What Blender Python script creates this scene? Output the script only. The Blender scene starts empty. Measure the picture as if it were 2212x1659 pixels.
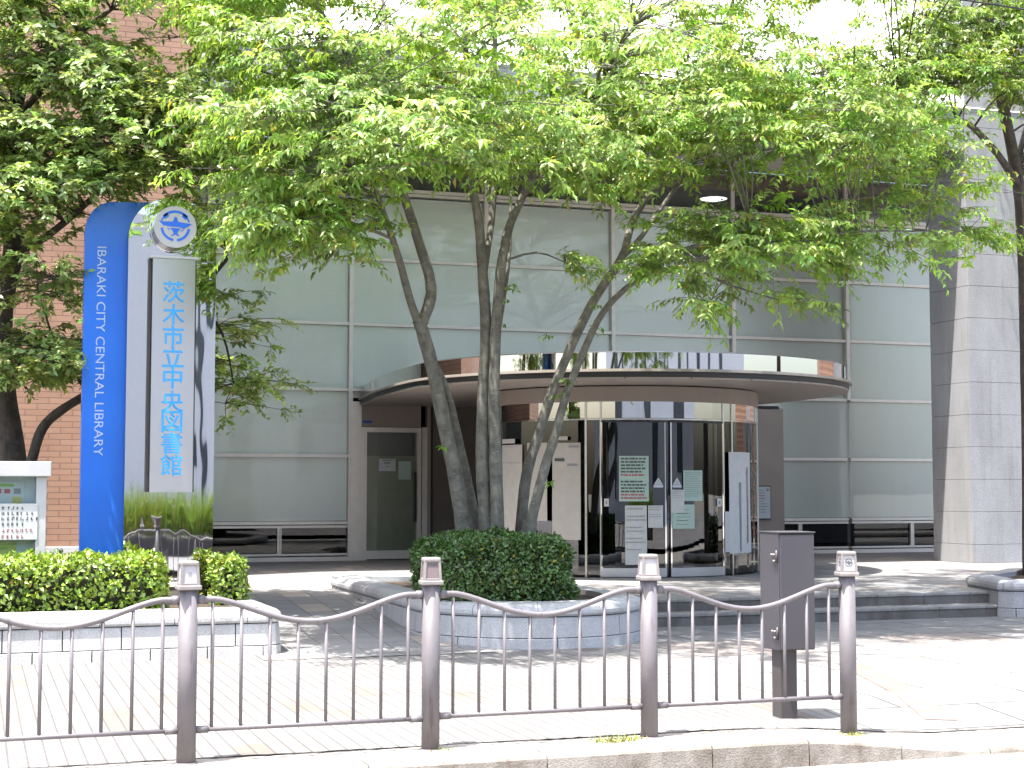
import bpy, math, random
import numpy as np
from mathutils import Vector, Matrix
random.seed(7)
rng = np.random.default_rng(11)
S = bpy.context.scene
COL = S.collection

# ------------------------------------------------------------------ camera, sky, sun, exposure
EYE = 1.45
FPX = 3366.0
YAW = math.radians(18.98)
PITCH = math.radians(3.873)
cd = bpy.data.cameras.new('camera')
cam = bpy.data.objects.new('camera', cd)
COL.objects.link(cam)
cam.location = (0, 0, EYE)
cam.rotation_euler = (math.pi / 2 + PITCH, 0, -YAW)
cd.sensor_width = 36.0
cd.lens = 36.0 * FPX / 2212.0
cd.clip_end = 900
cd.clip_start = 0.05
S.camera = cam

SUN_EL = math.radians(74)
SUN_TRAVEL = Vector((0.89, 0.455, 0)).normalized()          # the way the light runs over the ground
w = bpy.data.worlds.new('World')
S.world = w
w.use_nodes = True
wn = w.node_tree
bg = wn.nodes['Background']
sky = wn.nodes.new('ShaderNodeTexSky')
sky.sky_type = 'NISHITA'
sky.sun_disc = False
sky.sun_elevation = SUN_EL
sky.sun_rotation = math.atan2(-SUN_TRAVEL.x, -SUN_TRAVEL.y)
sky.air_density = 1.2
sky.dust_density = 4.5
wn.links.new(sky.outputs[0], bg.inputs[0])
bg.inputs[1].default_value = 0.15
ld = bpy.data.lights.new('sun', 'SUN')
ld.energy = 4.6
ld.angle = math.radians(0.5)
ld.color = (1.0, 0.95, 0.88)
sun = bpy.data.objects.new('sun', ld)
COL.objects.link(sun)
dirv = Vector((SUN_TRAVEL.x * math.cos(SUN_EL), SUN_TRAVEL.y * math.cos(SUN_EL), -math.sin(SUN_EL)))
sun.rotation_euler = dirv.to_track_quat('-Z', 'Y').to_euler()
sun.location = (-6, -6, 30)
S.view_settings.view_transform = 'Standard'
S.view_settings.look = 'None'
S.view_settings.gamma = 1
S.view_settings.exposure = 1.98
S.cycles.max_bounces = 10
S.cycles.transparent_max_bounces = 16
S.cycles.use_denoising = True
S.cycles.caustics_reflective = False
S.cycles.caustics_refractive = False

# ------------------------------------------------------------------ measuring: a photo point (2212 px wide) at a known distance
_R = np.array([math.cos(YAW), -math.sin(YAW), 0])
_F = np.array([math.sin(YAW), math.cos(YAW), 0])
_C = np.array([0, 0, EYE])
def ray(x, y):
    v = (829.5 - y) / FPX; u = (x - 1106) / FPX
    return _R * u + _F * (math.cos(PITCH) - v * math.sin(PITCH)) + np.array([0, 0, 1]) * (math.sin(PITCH) + v * math.cos(PITCH))
def aY(x, y, Y):
    d = ray(x, y); return _C + d * (Y / d[1])
def aZ(x, y, z):
    d = ray(x, y); return _C + d * ((z - EYE) / d[2])

# ------------------------------------------------------------------ materials
def new_mat(name):
    m = bpy.data.materials.new(name); m.use_nodes = True
    nt = m.node_tree
    for n in list(nt.nodes): nt.nodes.remove(n)
    out = nt.nodes.new('ShaderNodeOutputMaterial')
    return m, nt, out
def N(nt, t, **kw):
    n = nt.nodes.new(t)
    for k, v in kw.items(): setattr(n, k, v)
    return n
def pos_node(nt, swap=None):
    g = N(nt, 'ShaderNodeNewGeometry')
    if swap is None: return g.outputs['Position']
    s = N(nt, 'ShaderNodeSeparateXYZ'); c = N(nt, 'ShaderNodeCombineXYZ')
    nt.links.new(g.outputs['Position'], s.inputs[0])
    for i, a in enumerate(swap):
        if a is not None: nt.links.new(s.outputs[a], c.inputs[i])
    return c.outputs[0]
def ramp(nt, fac, stops):
    r = N(nt, 'ShaderNodeValToRGB')
    e = r.color_ramp.elements
    while len(e) < len(stops): e.new(0.5)
    for i, (p, c) in enumerate(stops):
        e[i].position = p; e[i].color = (*c, 1) if len(c) == 3 else c
    nt.links.new(fac, r.inputs[0])
    return r.outputs[0]
def noise(nt, vec, scale, detail=4, rough=0.55):
    n = N(nt, 'ShaderNodeTexNoise')
    n.inputs['Scale'].default_value = scale; n.inputs['Detail'].default_value = detail; n.inputs['Roughness'].default_value = rough
    nt.links.new(vec, n.inputs['Vector'])
    return n.outputs['Fac']
def stretch(nt, vec, s):
    m = N(nt, 'ShaderNodeMapping'); m.inputs['Scale'].default_value = s
    nt.links.new(vec, m.inputs['Vector']); return m.outputs[0]
def mixc(nt, fac, a, b, blend='MIX'):
    m = N(nt, 'ShaderNodeMix', data_type='RGBA', blend_type=blend)
    for k, v in ((0, fac), (6, a), (7, b)):
        if isinstance(v, (int, float)): m.inputs[k].default_value = v
        elif isinstance(v, tuple): m.inputs[k].default_value = (*v, 1) if len(v) == 3 else v
        else: nt.links.new(v, m.inputs[k])
    return m.outputs[2]
def bump(nt, h, dist, strength=1.0):
    b = N(nt, 'ShaderNodeBump'); b.inputs['Distance'].default_value = dist; b.inputs['Strength'].default_value = strength
    nt.links.new(h, b.inputs['Height']); return b.outputs[0]
def principled(nt, out, color=None, rough=0.6, metal=0.0, normal=None, spec=0.5):
    p = N(nt, 'ShaderNodeBsdfPrincipled')
    if color is not None:
        if isinstance(color, tuple): p.inputs['Base Color'].default_value = (*color, 1)
        else: nt.links.new(color, p.inputs['Base Color'])
    if isinstance(rough, (int, float)): p.inputs['Roughness'].default_value = rough
    else: nt.links.new(rough, p.inputs['Roughness'])
    p.inputs['Metallic'].default_value = metal
    p.inputs['Specular IOR Level'].default_value = spec
    if normal is not None: nt.links.new(normal, p.inputs['Normal'])
    nt.links.new(p.outputs[0], out.inputs[0]); return p
def plain(name, c, rough=0.6, metal=0.0, var=0.12, scale=6.0, bmp=0.0, spec=0.5):
    m, nt, out = new_mat(name)
    P = pos_node(nt)
    n = noise(nt, P, scale, 5)
    lo = tuple(max(0, x * (1 - var)) for x in c); hi = tuple(min(1, x * (1 + var)) for x in c)
    col = ramp(nt, n, [(0.3, lo), (0.7, hi)])
    nm = bump(nt, noise(nt, P, scale * 9, 3), bmp) if bmp else None
    principled(nt, out, col, rough, metal, nm, spec)
    return m
def brick_tex(nt, vec, c1, c2, mortar, bw, rh, ms, bias=0.0, offset=0.5):
    b = N(nt, 'ShaderNodeTexBrick'); b.offset = offset
    b.inputs['Color1'].default_value = (*c1, 1); b.inputs['Color2'].default_value = (*c2, 1); b.inputs['Mortar'].default_value = (*mortar, 1)
    b.inputs['Scale'].default_value = 1.0; b.inputs['Mortar Size'].default_value = ms; b.inputs['Mortar Smooth'].default_value = 0.2
    b.inputs['Bias'].default_value = bias; b.inputs['Brick Width'].default_value = bw; b.inputs['Row Height'].default_value = rh
    nt.links.new(vec, b.inputs['Vector']); return b
M = {}
def make_mats():
    # brick tile wall
    m, nt, out = new_mat('brick_tile')
    v = pos_node(nt, (0, 2, None))
    b = brick_tex(nt, v, (0.30, 0.175, 0.118), (0.25, 0.14, 0.092), (0.13, 0.075, 0.055), 0.30, 0.078, 0.007)
    n = noise(nt, pos_node(nt), 1.3, 6)
    c = mixc(nt, 0.35, b.outputs[0], ramp(nt, n, [(0.3, (0.20, 0.105, 0.07)), (0.7, (0.37, 0.215, 0.15))]))
    principled(nt, out, c, 0.75, 0, bump(nt, b.outputs['Fac'], -0.006))
    M['brick'] = m
    # pale granite
    for nm, base, sc in (('granite', (0.31, 0.315, 0.33), 120), ('granite_grey', (0.40, 0.41, 0.425), 110), ('granite_white', (0.46, 0.46, 0.455), 120)):
        m, nt, out = new_mat(nm)
        P = pos_node(nt)
        sp = ramp(nt, noise(nt, P, sc, 2, 0.7), [(0.35, tuple(x * 0.72 for x in base)), (0.55, base), (0.72, tuple(min(1, x * 1.22) for x in base))])
        big = noise(nt, stretch(nt, P, (1.4, 1.4, 0.5)), 1.5, 6, 0.6)
        st = noise(nt, stretch(nt, P, (5, 5, 0.35)), 2.0, 5, 0.6)
        c = mixc(nt, 1.0, sp, ramp(nt, big, [(0.3, (0.80, 0.79, 0.78)), (0.6, (1, 1, 1))]), 'MULTIPLY')
        c = mixc(nt, 1.0, c, ramp(nt, st, [(0.30, (0.84, 0.83, 0.81)), (0.48, (1, 1, 1))]), 'MULTIPLY')
        principled(nt, out, c, 0.55, 0, bump(nt, noise(nt, P, 60, 3), 0.002), 0.4)
        M[nm] = m
    M['joint'] = plain('stone_joint', (0.05, 0.05, 0.052), 0.9)
    M['roof_panel'] = plain('roof_panel', (0.74, 0.74, 0.73), 0.5, var=0.05)
    M['soffit'] = plain('soffit_paint', (0.72, 0.70, 0.67), 0.6, var=0.06)
    M['frame'] = plain('frame_aluminium', (0.70, 0.66, 0.615), 0.38, 0.35, var=0.06)
    M['beige'] = plain('beige_panel', (0.25, 0.215, 0.19), 0.5, var=0.06, scale=2)
    M['shade_brown'] = plain('shade_brown_panel', (0.12, 0.10, 0.09), 0.55, var=0.1, scale=2)  # the recess wall is beige; its shade is put into this brown
    M['trim'] = plain('canopy_trim', (0.24, 0.215, 0.19), 0.4, 0.3, var=0.05)
    M['canopy_soffit'] = plain('canopy_soffit', (0.30, 0.265, 0.24), 0.5, var=0.06)
    M['wood'] = plain('wood_band', (0.40, 0.21, 0.11), 0.5, var=0.2)
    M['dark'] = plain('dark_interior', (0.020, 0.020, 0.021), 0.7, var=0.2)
    M['interior'] = plain('interior_ceiling', (0.20, 0.19, 0.185), 0.7, var=0.1)
    M['floor_in'] = plain('interior_floor', (0.07, 0.06, 0.052), 0.4, var=0.2)
    M['black'] = plain('black_gap', (0.012, 0.012, 0.012), 0.5)
    # blinds
    m, nt, out = new_mat('roller_blind')
    P = pos_node(nt)
    n = noise(nt, stretch(nt, P, (3, 1, 0.15)), 3.0, 3)
    c = ramp(nt, n, [(0.3, (0.82, 0.83, 0.79)), (0.7, (0.87, 0.875, 0.84))])
    d = N(nt, 'ShaderNodeBsdfDiffuse'); nt.links.new(c, d.inputs[0])
    nt.links.new(d.outputs[0], out.inputs[0]); M['blind'] = m
    # glass: thin sheet, tint + fresnel mirror
    def glass(name, tint, ior, wav=0.0, add=0.0, refl=(1, 1, 1), veil=0.0):
        m, nt, out = new_mat(name)
        t = N(nt, 'ShaderNodeBsdfTransparent'); t.inputs[0].default_value = (*tint, 1)
        g = N(nt, 'ShaderNodeBsdfGlossy'); g.inputs['Roughness'].default_value = 0.0; g.inputs[0].default_value = (*refl, 1)
        f = N(nt, 'ShaderNodeFresnel'); f.inputs[0].default_value = ior
        if wav:
            b = bump(nt, noise(nt, stretch(nt, pos_node(nt), (1, 1, 0.4)), 1.6, 2), wav)
            nt.links.new(b, g.inputs['Normal'])
        mx = N(nt, 'ShaderNodeMixShader')
        a = N(nt, 'ShaderNodeMath', operation='ADD', use_clamp=True); a.inputs[1].default_value = add
        nt.links.new(f.outputs[0], a.inputs[0])
        nt.links.new(a.outputs[0], mx.inputs[0]); nt.links.new(t.outputs[0], mx.inputs[1]); nt.links.new(g.outputs[0], mx.inputs[2])
        if veil:
            g2 = N(nt, 'ShaderNodeBsdfGlossy'); g2.inputs['Roughness'].default_value = 0.45; g2.inputs[0].default_value = (0.95, 1.0, 0.96, 1)
            m2 = N(nt, 'ShaderNodeMixShader'); m2.inputs[0].default_value = veil
            nt.links.new(mx.outputs[0], m2.inputs[1]); nt.links.new(g2.outputs[0], m2.inputs[2]); nt.links.new(m2.outputs[0], out.inputs[0])
        else: nt.links.new(mx.outputs[0], out.inputs[0])
        return m
    M['glass'] = glass('window_glass', (0.97, 0.985, 0.97), 1.45, 0.0010, 0.0, veil=0.19)
    M['glass_door'] = glass('door_glass', (0.85, 0.87, 0.82), 1.45, 0.001, 0.02, veil=0.10)
    M['glass_top'] = glass('clear_window_glass', (0.80, 0.82, 0.81), 1.5, 0.002, 0.0, veil=0.04)
    M['glass_dark'] = glass('dark_window_glass', (0.42, 0.43, 0.42), 1.45, 0.0006, 0.0)
    M['glass_drum'] = glass('drum_glass', (0.46, 0.48, 0.50), 1.5, 0.001, 0.035)
    M['glass_band'] = glass('mirror_glass', (0.5, 0.52, 0.54), 1.5, 0.001, 0.42)
    M['glass_case'] = glass('case_glass', (0.93, 0.96, 0.95), 1.22, 0.0, 0.0)
    # mirror steel
    def steel(name, rough, col, wav, sc=(1, 1, 0.25)):
        m, nt, out = new_mat(name)
        b = bump(nt, noise(nt, stretch(nt, pos_node(nt), sc), 2.2, 2), wav) if wav else None
        principled(nt, out, col, rough, 1.0, b); return m
    M['mirror'] = steel('mirror_steel', 0.02, (0.62, 0.63, 0.65), 0.006)
    M['mirror_band'] = steel('canopy_steel', 0.03, (0.66, 0.66, 0.66), 0.0012)
    M['brushed'] = steel('brushed_steel', 0.34, (0.50, 0.50, 0.52), 0.0)
    M['edge_steel'] = steel('edge_steel', 0.25, (0.45, 0.44, 0.42), 0.0)
    M['dark_reflection_side'] = steel('dark_reflection_steel', 0.12, (0.16, 0.14, 0.13), 0.0)  # darkened steel: the chrome rim's dark reflection is put into the colour
    M['blue'] = plain('blue_enamel', (0.018, 0.155, 0.68), 0.16, var=0.06, scale=1.5, spec=0.6)
    M['letter_blue'] = plain('letter_blue', (0.042, 0.33, 0.74), 0.35, var=0.02)
    M['emblem_blue'] = plain('emblem_blue', (0.03, 0.16, 0.75), 0.35, var=0.02)
    M['white'] = plain('white_enamel', (0.46, 0.47, 0.50), 0.3, var=0.02)
    M['letter_white'] = plain('letter_white', (0.40, 0.50, 0.68), 0.4, var=0.02)
    M['paper'] = plain('paper', (0.46, 0.465, 0.47), 0.8, var=0.05, scale=9)
    M['paper_tan'] = plain('tan_paper', (0.43, 0.40, 0.365), 0.8, var=0.05, scale=9)
    M['paper_green'] = plain('green_paper', (0.34, 0.45, 0.40), 0.8, var=0.04, scale=9)
    M['paper_yellow'] = plain('yellow_paper', (0.42, 0.44, 0.14), 0.8, var=0.1, scale=14)
    M['paper_pale'] = plain('pale_blue_paper', (0.42, 0.48, 0.50), 0.8, var=0.05)
    M['ink'] = plain('ink', (0.07, 0.08, 0.08), 0.8)
    M['ink_soft'] = plain('grey_ink', (0.22, 0.23, 0.245), 0.8)
    M['ink_red'] = plain('red_ink', (0.36, 0.10, 0.13), 0.8)
    M['ink_green'] = plain('green_ink', (0.22, 0.38, 0.10), 0.8)
    M['ink_blue'] = plain('blue_ink', (0.03, 0.07, 0.30), 0.6)
    # painted steel of the fence: taupe, chalky, slightly stained
    m, nt, out = new_mat('taupe_paint')
    P = pos_node(nt)
    a = noise(nt, P, 5, 6); b2 = noise(nt, stretch(nt, P, (9, 9, 1.2)), 4, 5)
    c = ramp(nt, a, [(0.3, (0.108, 0.100, 0.110)), (0.7, (0.142, 0.131, 0.143))])
    c = mixc(nt, 1.0, c, ramp(nt, b2, [(0.28, (0.68, 0.62, 0.58)), (0.42, (1, 1, 1))]), 'MULTIPLY')
    principled(nt, out, c, 0.5, 0, bump(nt, noise(nt, P, 160, 2), 0.0006)); M['taupe'] = m
    M['cap_metal'] = plain('cap_metal', (0.20, 0.182, 0.182), 0.5, var=0.12, scale=20)
    M['box_grey'] = plain('cabinet_grey', (0.050, 0.048, 0.058), 0.45, var=0.06, scale=3)
    M['pole_grey'] = plain('pole_grey', (0.050, 0.045, 0.047), 0.5, var=0.12)
    M['lens'] = plain('lens_white', (0.36, 0.355, 0.385), 0.35, var=0.05)
    M['lens_brown'] = plain('lens_brown', (0.15, 0.12, 0.122), 0.35, var=0.05)
    M['board_metal'] = plain('board_metal', (0.42, 0.42, 0.435), 0.42, 0.1, var=0.05)
    M['soil'] = plain('soil', (0.06, 0.045, 0.03), 0.95, var=0.4, scale=12, bmp=0.02)
    M['rubber'] = plain('cable_black', (0.02, 0.02, 0.022), 0.6)
    M['lamp'] = plain('lamp_shade', (0.8, 0.8, 0.78), 0.4, var=0.02)
    m, nt, out = new_mat('lamp_glow')
    e = N(nt, 'ShaderNodeEmission'); e.inputs[0].default_value = (1, 0.97, 0.92, 1); e.inputs[1].default_value = 0.85
    nt.links.new(e.outputs[0], out.inputs[0]); M['glow'] = m
    # pavers
    def pavers(name, swap, c1, c2, mortar, bw, rh, ms, accent, acc_thr, off=0.5):
        m, nt, out = new_mat(name)
        v = pos_node(nt, swap)
        b = brick_tex(nt, v, c1, c2, mortar, bw, rh, ms, 0.0, off)
        # a few differently fired pavers: large-cell voronoi snapped to the paver grid
        sn = N(nt, 'ShaderNodeVectorMath', operation='SNAP'); sn.inputs[1].default_value = (bw, rh * 2, 1)
        nt.links.new(v, sn.inputs[0])
        wn_ = N(nt, 'ShaderNodeTexWhiteNoise', noise_dimensions='2D'); nt.links.new(sn.outputs[0], wn_.inputs['Vector'])
        gt = N(nt, 'ShaderNodeMath', operation='GREATER_THAN'); gt.inputs[1].default_value = acc_thr
        nt.links.new(wn_.outputs['Value'], gt.inputs[0])
        inv = N(nt, 'ShaderNodeMath', operation='SUBTRACT', use_clamp=True)
        nt.links.new(gt.outputs[0], inv.inputs[0]); nt.links.new(b.outputs['Fac'], inv.inputs[1])
        c = mixc(nt, inv.outputs[0], b.outputs[0], accent)
        P = pos_node(nt)
        dirt = noise(nt, P, 0.9, 7, 0.62)
        c = mixc(nt, 1.0, c, ramp(nt, dirt, [(0.25, (0.74, 0.72, 0.69)), (0.6, (1, 1, 1))]), 'MULTIPLY')
        gr = noise(nt, P, 45, 3)
        c = mixc(nt, 1.0, c, ramp(nt, gr, [(0.3, (0.86, 0.86, 0.86)), (0.65, (1, 1, 1))]), 'MULTIPLY')
        principled(nt, out, c, 0.75, 0, bump(nt, b.outputs['Fac'], -0.003)); return m
    M['pave'] = pavers('pale_pavers', (1, 0, None), (0.180, 0.178, 0.178), (0.160, 0.158, 0.158), (0.085, 0.082, 0.080), 0.60, 0.10, 0.006, (0.155, 0.130, 0.116), 0.93)
    M['slab'] = pavers('pale_slabs', (0, 1, None), (0.190, 0.188, 0.190), (0.168, 0.166, 0.168), (0.05, 0.048, 0.045), 1.20, 0.62, 0.012, (0.20, 0.18, 0.172), 0.85)
    M['plaza'] = pavers('plaza_tiles', (0, 1, None), (0.235, 0.234, 0.238), (0.205, 0.204, 0.208), (0.11, 0.108, 0.108), 0.30, 0.30, 0.006, (0.34, 0.30, 0.27), 0.90, 0.0)
    M['salmon'] = plain('salmon_pavers', (0.158, 0.115, 0.102), 0.75, var=0.16, scale=5)
    # kerb, strip, step risers, asphalt
    def concrete(name, base, stain, sc):
        m, nt, out = new_mat(name)
        P = pos_node(nt)
        a = noise(nt, P, sc, 8, 0.65); st = noise(nt, stretch(nt, P, (1.3, 1.3, 0.9)), 3.0, 8, 0.7); g = noise(nt, P, 90, 2)
        c = mixc(nt, ramp(nt, st, [(0.34, (1, 1, 1)), (0.62, (0, 0, 0))]), ramp(nt, a, [(0.3, tuple(x * 0.8 for x in base)), (0.7, base)]), stain)
        c = mixc(nt, 1.0, c, ramp(nt, g, [(0.3, (0.75, 0.75, 0.75)), (0.6, (1, 1, 1))]), 'MULTIPLY')
        principled(nt, out, c, 0.85, 0, bump(nt, g, 0.004)); return m
    M['kerb'] = concrete('kerb_concrete', (0.30, 0.28, 0.255), (0.12, 0.10, 0.082), 2.5)
    M['strip'] = concrete('strip_mortar', (0.36, 0.34, 0.31), (0.25, 0.215, 0.185), 3.5)
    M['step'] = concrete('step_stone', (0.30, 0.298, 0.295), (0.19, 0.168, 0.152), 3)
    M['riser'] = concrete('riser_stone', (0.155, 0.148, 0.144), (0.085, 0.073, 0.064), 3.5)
    M['road'] = concrete('road_surface', (0.33, 0.31, 0.285), (0.28, 0.26, 0.23), 2)
    M['earth'] = plain('earth', (0.16, 0.15, 0.13), 0.9)
    M['office'] = plain('office_cladding', (0.56, 0.57, 0.59), 0.5, var=0.04)
    M['office_dark'] = plain('office_window', (0.05, 0.06, 0.07), 0.15, var=0.2)
    # bark and leaves
    def bark(name, lo, hi, pale):
        m, nt, out = new_mat(name)
        P = pos_node(nt)
        a = noise(nt, P, 9, 6, 0.65); l = noise(nt, stretch(nt, P, (14, 14, 60)), 1.0, 3); v = noise(nt, stretch(nt, P, (30, 30, 4)), 1.2, 5)
        c = ramp(nt, a, [(0.3, lo), (0.66, hi)])
        c = mixc(nt, ramp(nt, l, [(0.62, (0, 0, 0)), (0.72, (0.55, 0.55, 0.55))]), c, pale)
        principled(nt, out, c, 0.85, 0, bump(nt, v, 0.012)); return m
    M['bark'] = bark('smooth_bark', (0.062, 0.058, 0.050), (0.17, 0.165, 0.138), (0.30, 0.30, 0.255))
    M['bark_dark'] = bark('rough_bark', (0.025, 0.02, 0.016), (0.075, 0.06, 0.048), (0.13, 0.11, 0.09))
    def leaf(name, gloss, rough, trans):
        m, nt, out = new_mat(name)
        a = N(nt, 'ShaderNodeAttribute'); a.attribute_name = 'Col'
        d = N(nt, 'ShaderNodeBsdfDiffuse'); t = N(nt, 'ShaderNodeBsdfTranslucent'); g = N(nt, 'ShaderNodeBsdfGlossy')
        g.inputs['Roughness'].default_value = rough
        nt.links.new(a.outputs['Color'], d.inputs[0])
        br = mixc(nt, 1.0, a.outputs['Color'], (1.12, 1.12, 0.6), 'MULTIPLY')
        nt.links.new(br, t.inputs[0])
        m1 = N(nt, 'ShaderNodeMixShader'); m1.inputs[0].default_value = trans
        nt.links.new(d.outputs[0], m1.inputs[1]); nt.links.new(t.outputs[0], m1.inputs[2])
        m2 = N(nt, 'ShaderNodeMixShader'); m2.inputs[0].default_value = gloss
        nt.links.new(m1.outputs[0], m2.inputs[1]); nt.links.new(g.outputs[0], m2.inputs[2])
        nt.links.new(m2.outputs[0], out.inputs[0]); return m
    M['leaf'] = leaf('thin_leaf', 0.05, 0.45, 0.48)
    M['leaf_gloss'] = leaf('glossy_leaf', 0.05, 0.42, 0.45)
    M['leaf_hedge'] = leaf('hedge_leaf', 0.06, 0.4, 0.25)
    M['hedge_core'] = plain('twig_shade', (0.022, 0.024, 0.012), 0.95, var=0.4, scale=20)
make_mats()

# ------------------------------------------------------------------ mesh builder
class MB:
    def __init__(s): s.v = []; s.f = []; s.m = []; s.smooth = []; s.mats = []
    def mi(s, mat):
        if mat not in s.mats: s.mats.append(mat)
        return s.mats.index(mat)
    def add(s, vs, fs, mat, smooth=False):
        o = len(s.v); k = s.mi(mat)
        s.v += [tuple(float(c) for c in v) for v in vs]
        for f in fs: s.f.append(tuple(o + i for i in f)); s.m.append(k); s.smooth.append(smooth)
        return s
    def box(s, x0, x1, y0, y1, z0, z1, mat, bevel=0.0, xf=None):
        if bevel <= 0:
            vs = [(x, y, z) for z in (z0, z1) for y in (y0, y1) for x in (x0, x1)]
            fs = [(0, 2, 3, 1), (4, 5, 7, 6), (0, 1, 5, 4), (2, 6, 7, 3), (0, 4, 6, 2), (1, 3, 7, 5)]
        else:
            b = min(bevel, (x1 - x0) * .45, (y1 - y0) * .45, (z1 - z0) * .45)
            import bmesh
            bm = bmesh.new(); bmesh.ops.create_cube(bm, size=1.0)
            for v in bm.verts: v.co = ((x0 + x1) / 2 + v.co.x * (x1 - x0), (y0 + y1) / 2 + v.co.y * (y1 - y0), (z0 + z1) / 2 + v.co.z * (z1 - z0))
            bmesh.ops.bevel(bm, geom=bm.edges[:], offset=b, segments=2, affect='EDGES', profile=0.5)
            bm.verts.index_update()
            vs = [tuple(v.co) for v in bm.verts]; fs = [tuple(v.index for v in f.verts) for f in bm.faces]; bm.free()
        if xf is not None: vs = [tuple(xf @ Vector(v)) for v in vs]
        return s.add(vs, fs, mat)
    def quad(s, pts, mat): return s.add(pts, [tuple(range(len(pts)))], mat)
    def tube(s, pts, rad, mat, n=8, cap=True, smooth=True, jit=0.0):
        pts = [Vector(p) for p in pts]
        if isinstance(rad, (int, float)): rad = [rad] * len(pts)
        T = []
        for i in range(len(pts)):
            a = pts[max(0, i - 1)]; b = pts[min(len(pts) - 1, i + 1)]
            T.append((b - a).normalized())
        up = Vector((0, 0, 1)) if abs(T[0].z) < 0.9 else Vector((1, 0, 0))
        u = T[0].cross(up).normalized(); vs = []
        for i, p in enumerate(pts):
            u = (u - T[i] * u.dot(T[i])).normalized(); v = T[i].cross(u)
            for k in range(n):
                a = 2 * math.pi * k / n; r = rad[i] * (1 + (random.uniform(-jit, jit) if jit else 0))
                vs.append(p + u * (math.cos(a) * r) + v * (math.sin(a) * r))
        fs = []
        for i in range(len(pts) - 1):
            for k in range(n):
                k2 = (k + 1) % n
                fs.append((i * n + k, i * n + k2, (i + 1) * n + k2, (i + 1) * n + k))
        if cap: fs += [tuple(range(n - 1, -1, -1)), tuple((len(pts) - 1) * n + k for k in range(n))]
        return s.add(vs, fs, mat, smooth)
    def lathe(s, c, prof, mat, n=32, a0=0.0, a1=2 * math.pi, smooth=True):
        full = abs(a1 - a0 - 2 * math.pi) < 1e-6
        cnt = n if full else n + 1
        vs = []
        for i in range(cnt):
            a = a0 + (a1 - a0) * i / n
            for r, z in prof: vs.append((c[0] + r * math.cos(a), c[1] + r * math.sin(a), z))
        fs = []; L = len(prof)
        for i in range(n):
            j = (i + 1) % cnt
            for k in range(L - 1): fs.append((i * L + k, j * L + k, j * L + k + 1, i * L + k + 1))
        return s.add(vs, fs, mat, smooth)
    def prism(s, poly, place, d0, d1, mat, mat_side=None, smooth=False):
        n = len(poly)
        a = [place(x, y, d0) for x, y in poly]; b = [place(x, y, d1) for x, y in poly]
        s.add(a + b, [tuple(range(n)), tuple(range(2 * n - 1, n - 1, -1))], mat)
        s.add(a + b, [(i, n + i, n + (i + 1) % n, (i + 1) % n) for i in range(n)], mat_side or mat, smooth)
        return s
    def build(s, name, parent=None, fix=True):
        me = bpy.data.meshes.new(name)
        org = Vector(parent_loc(parent)) if parent else Vector((0, 0, 0))
        me.from_pydata([(x - org.x, y - org.y, z - org.z) for x, y, z in s.v], [], s.f)
        for m in s.mats: me.materials.append(m)
        me.polygons.foreach_set('material_index', s.m); me.polygons.foreach_set('use_smooth', s.smooth)
        me.update()
        if fix:
            import bmesh
            bm = bmesh.new(); bm.from_mesh(me); bmesh.ops.recalc_face_normals(bm, faces=bm.faces); bm.to_mesh(me); bm.free()
        o = bpy.data.objects.new(name, me); COL.objects.link(o)
        if parent: o.parent = parent
        return o
def parent_loc(o):
    p = Vector((0, 0, 0))
    while o is not None: p = p + o.location; o = o.parent
    return p
def thing(name, label, cat, loc, group=None):
    o = bpy.data.objects.new(name, None); COL.objects.link(o); o.location = loc
    o['label'] = label; o['category'] = cat
    if group: o['group'] = group
    return o
def tag(o, label, cat, group=None, kind=None):
    o['label'] = label; o['category'] = cat
    if group: o['group'] = group
    if kind: o['kind'] = kind
    return o
def structure(o): o['kind'] = 'structure'; return o

def text_polys(body, align='CENTER'):
    c = bpy.data.curves.new('lettering', 'FONT'); c.body = body; c.size = 1.0; c.align_x = align; c.align_y = 'CENTER'; c.resolution_u = 3
    o = bpy.data.objects.new('lettering', c); COL.objects.link(o)
    dg = bpy.context.evaluated_depsgraph_get(); dg.update()
    me = bpy.data.meshes.new_from_object(o.evaluated_get(dg))
    vs = [tuple(v.co) for v in me.vertices]; fs = [tuple(p.vertices) for p in me.polygons]
    bpy.data.objects.remove(o); bpy.data.curves.remove(c); bpy.data.meshes.remove(me)
    return vs, fs
def put_text(mb, body, place, d, mat, size, cx=0, cy=0, rot=0.0, sx=1.0, center=True):
    vs, fs = text_polys(body)
    if not vs: return
    if center:
        xs = [v[0] for v in vs]; ys = [v[1] for v in vs]
        mx = (min(xs) + max(xs)) / 2; my = (min(ys) + max(ys)) / 2
    else: mx = my = 0
    ca, sa = math.cos(rot), math.sin(rot); out = []
    for x, y, z in vs:
        x = (x - mx) * size * sx; y = (y - my) * size
        out.append(place(cx + x * ca - y * sa, cy + x * sa + y * ca, d))
    mb.add(out, fs, mat)

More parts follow.
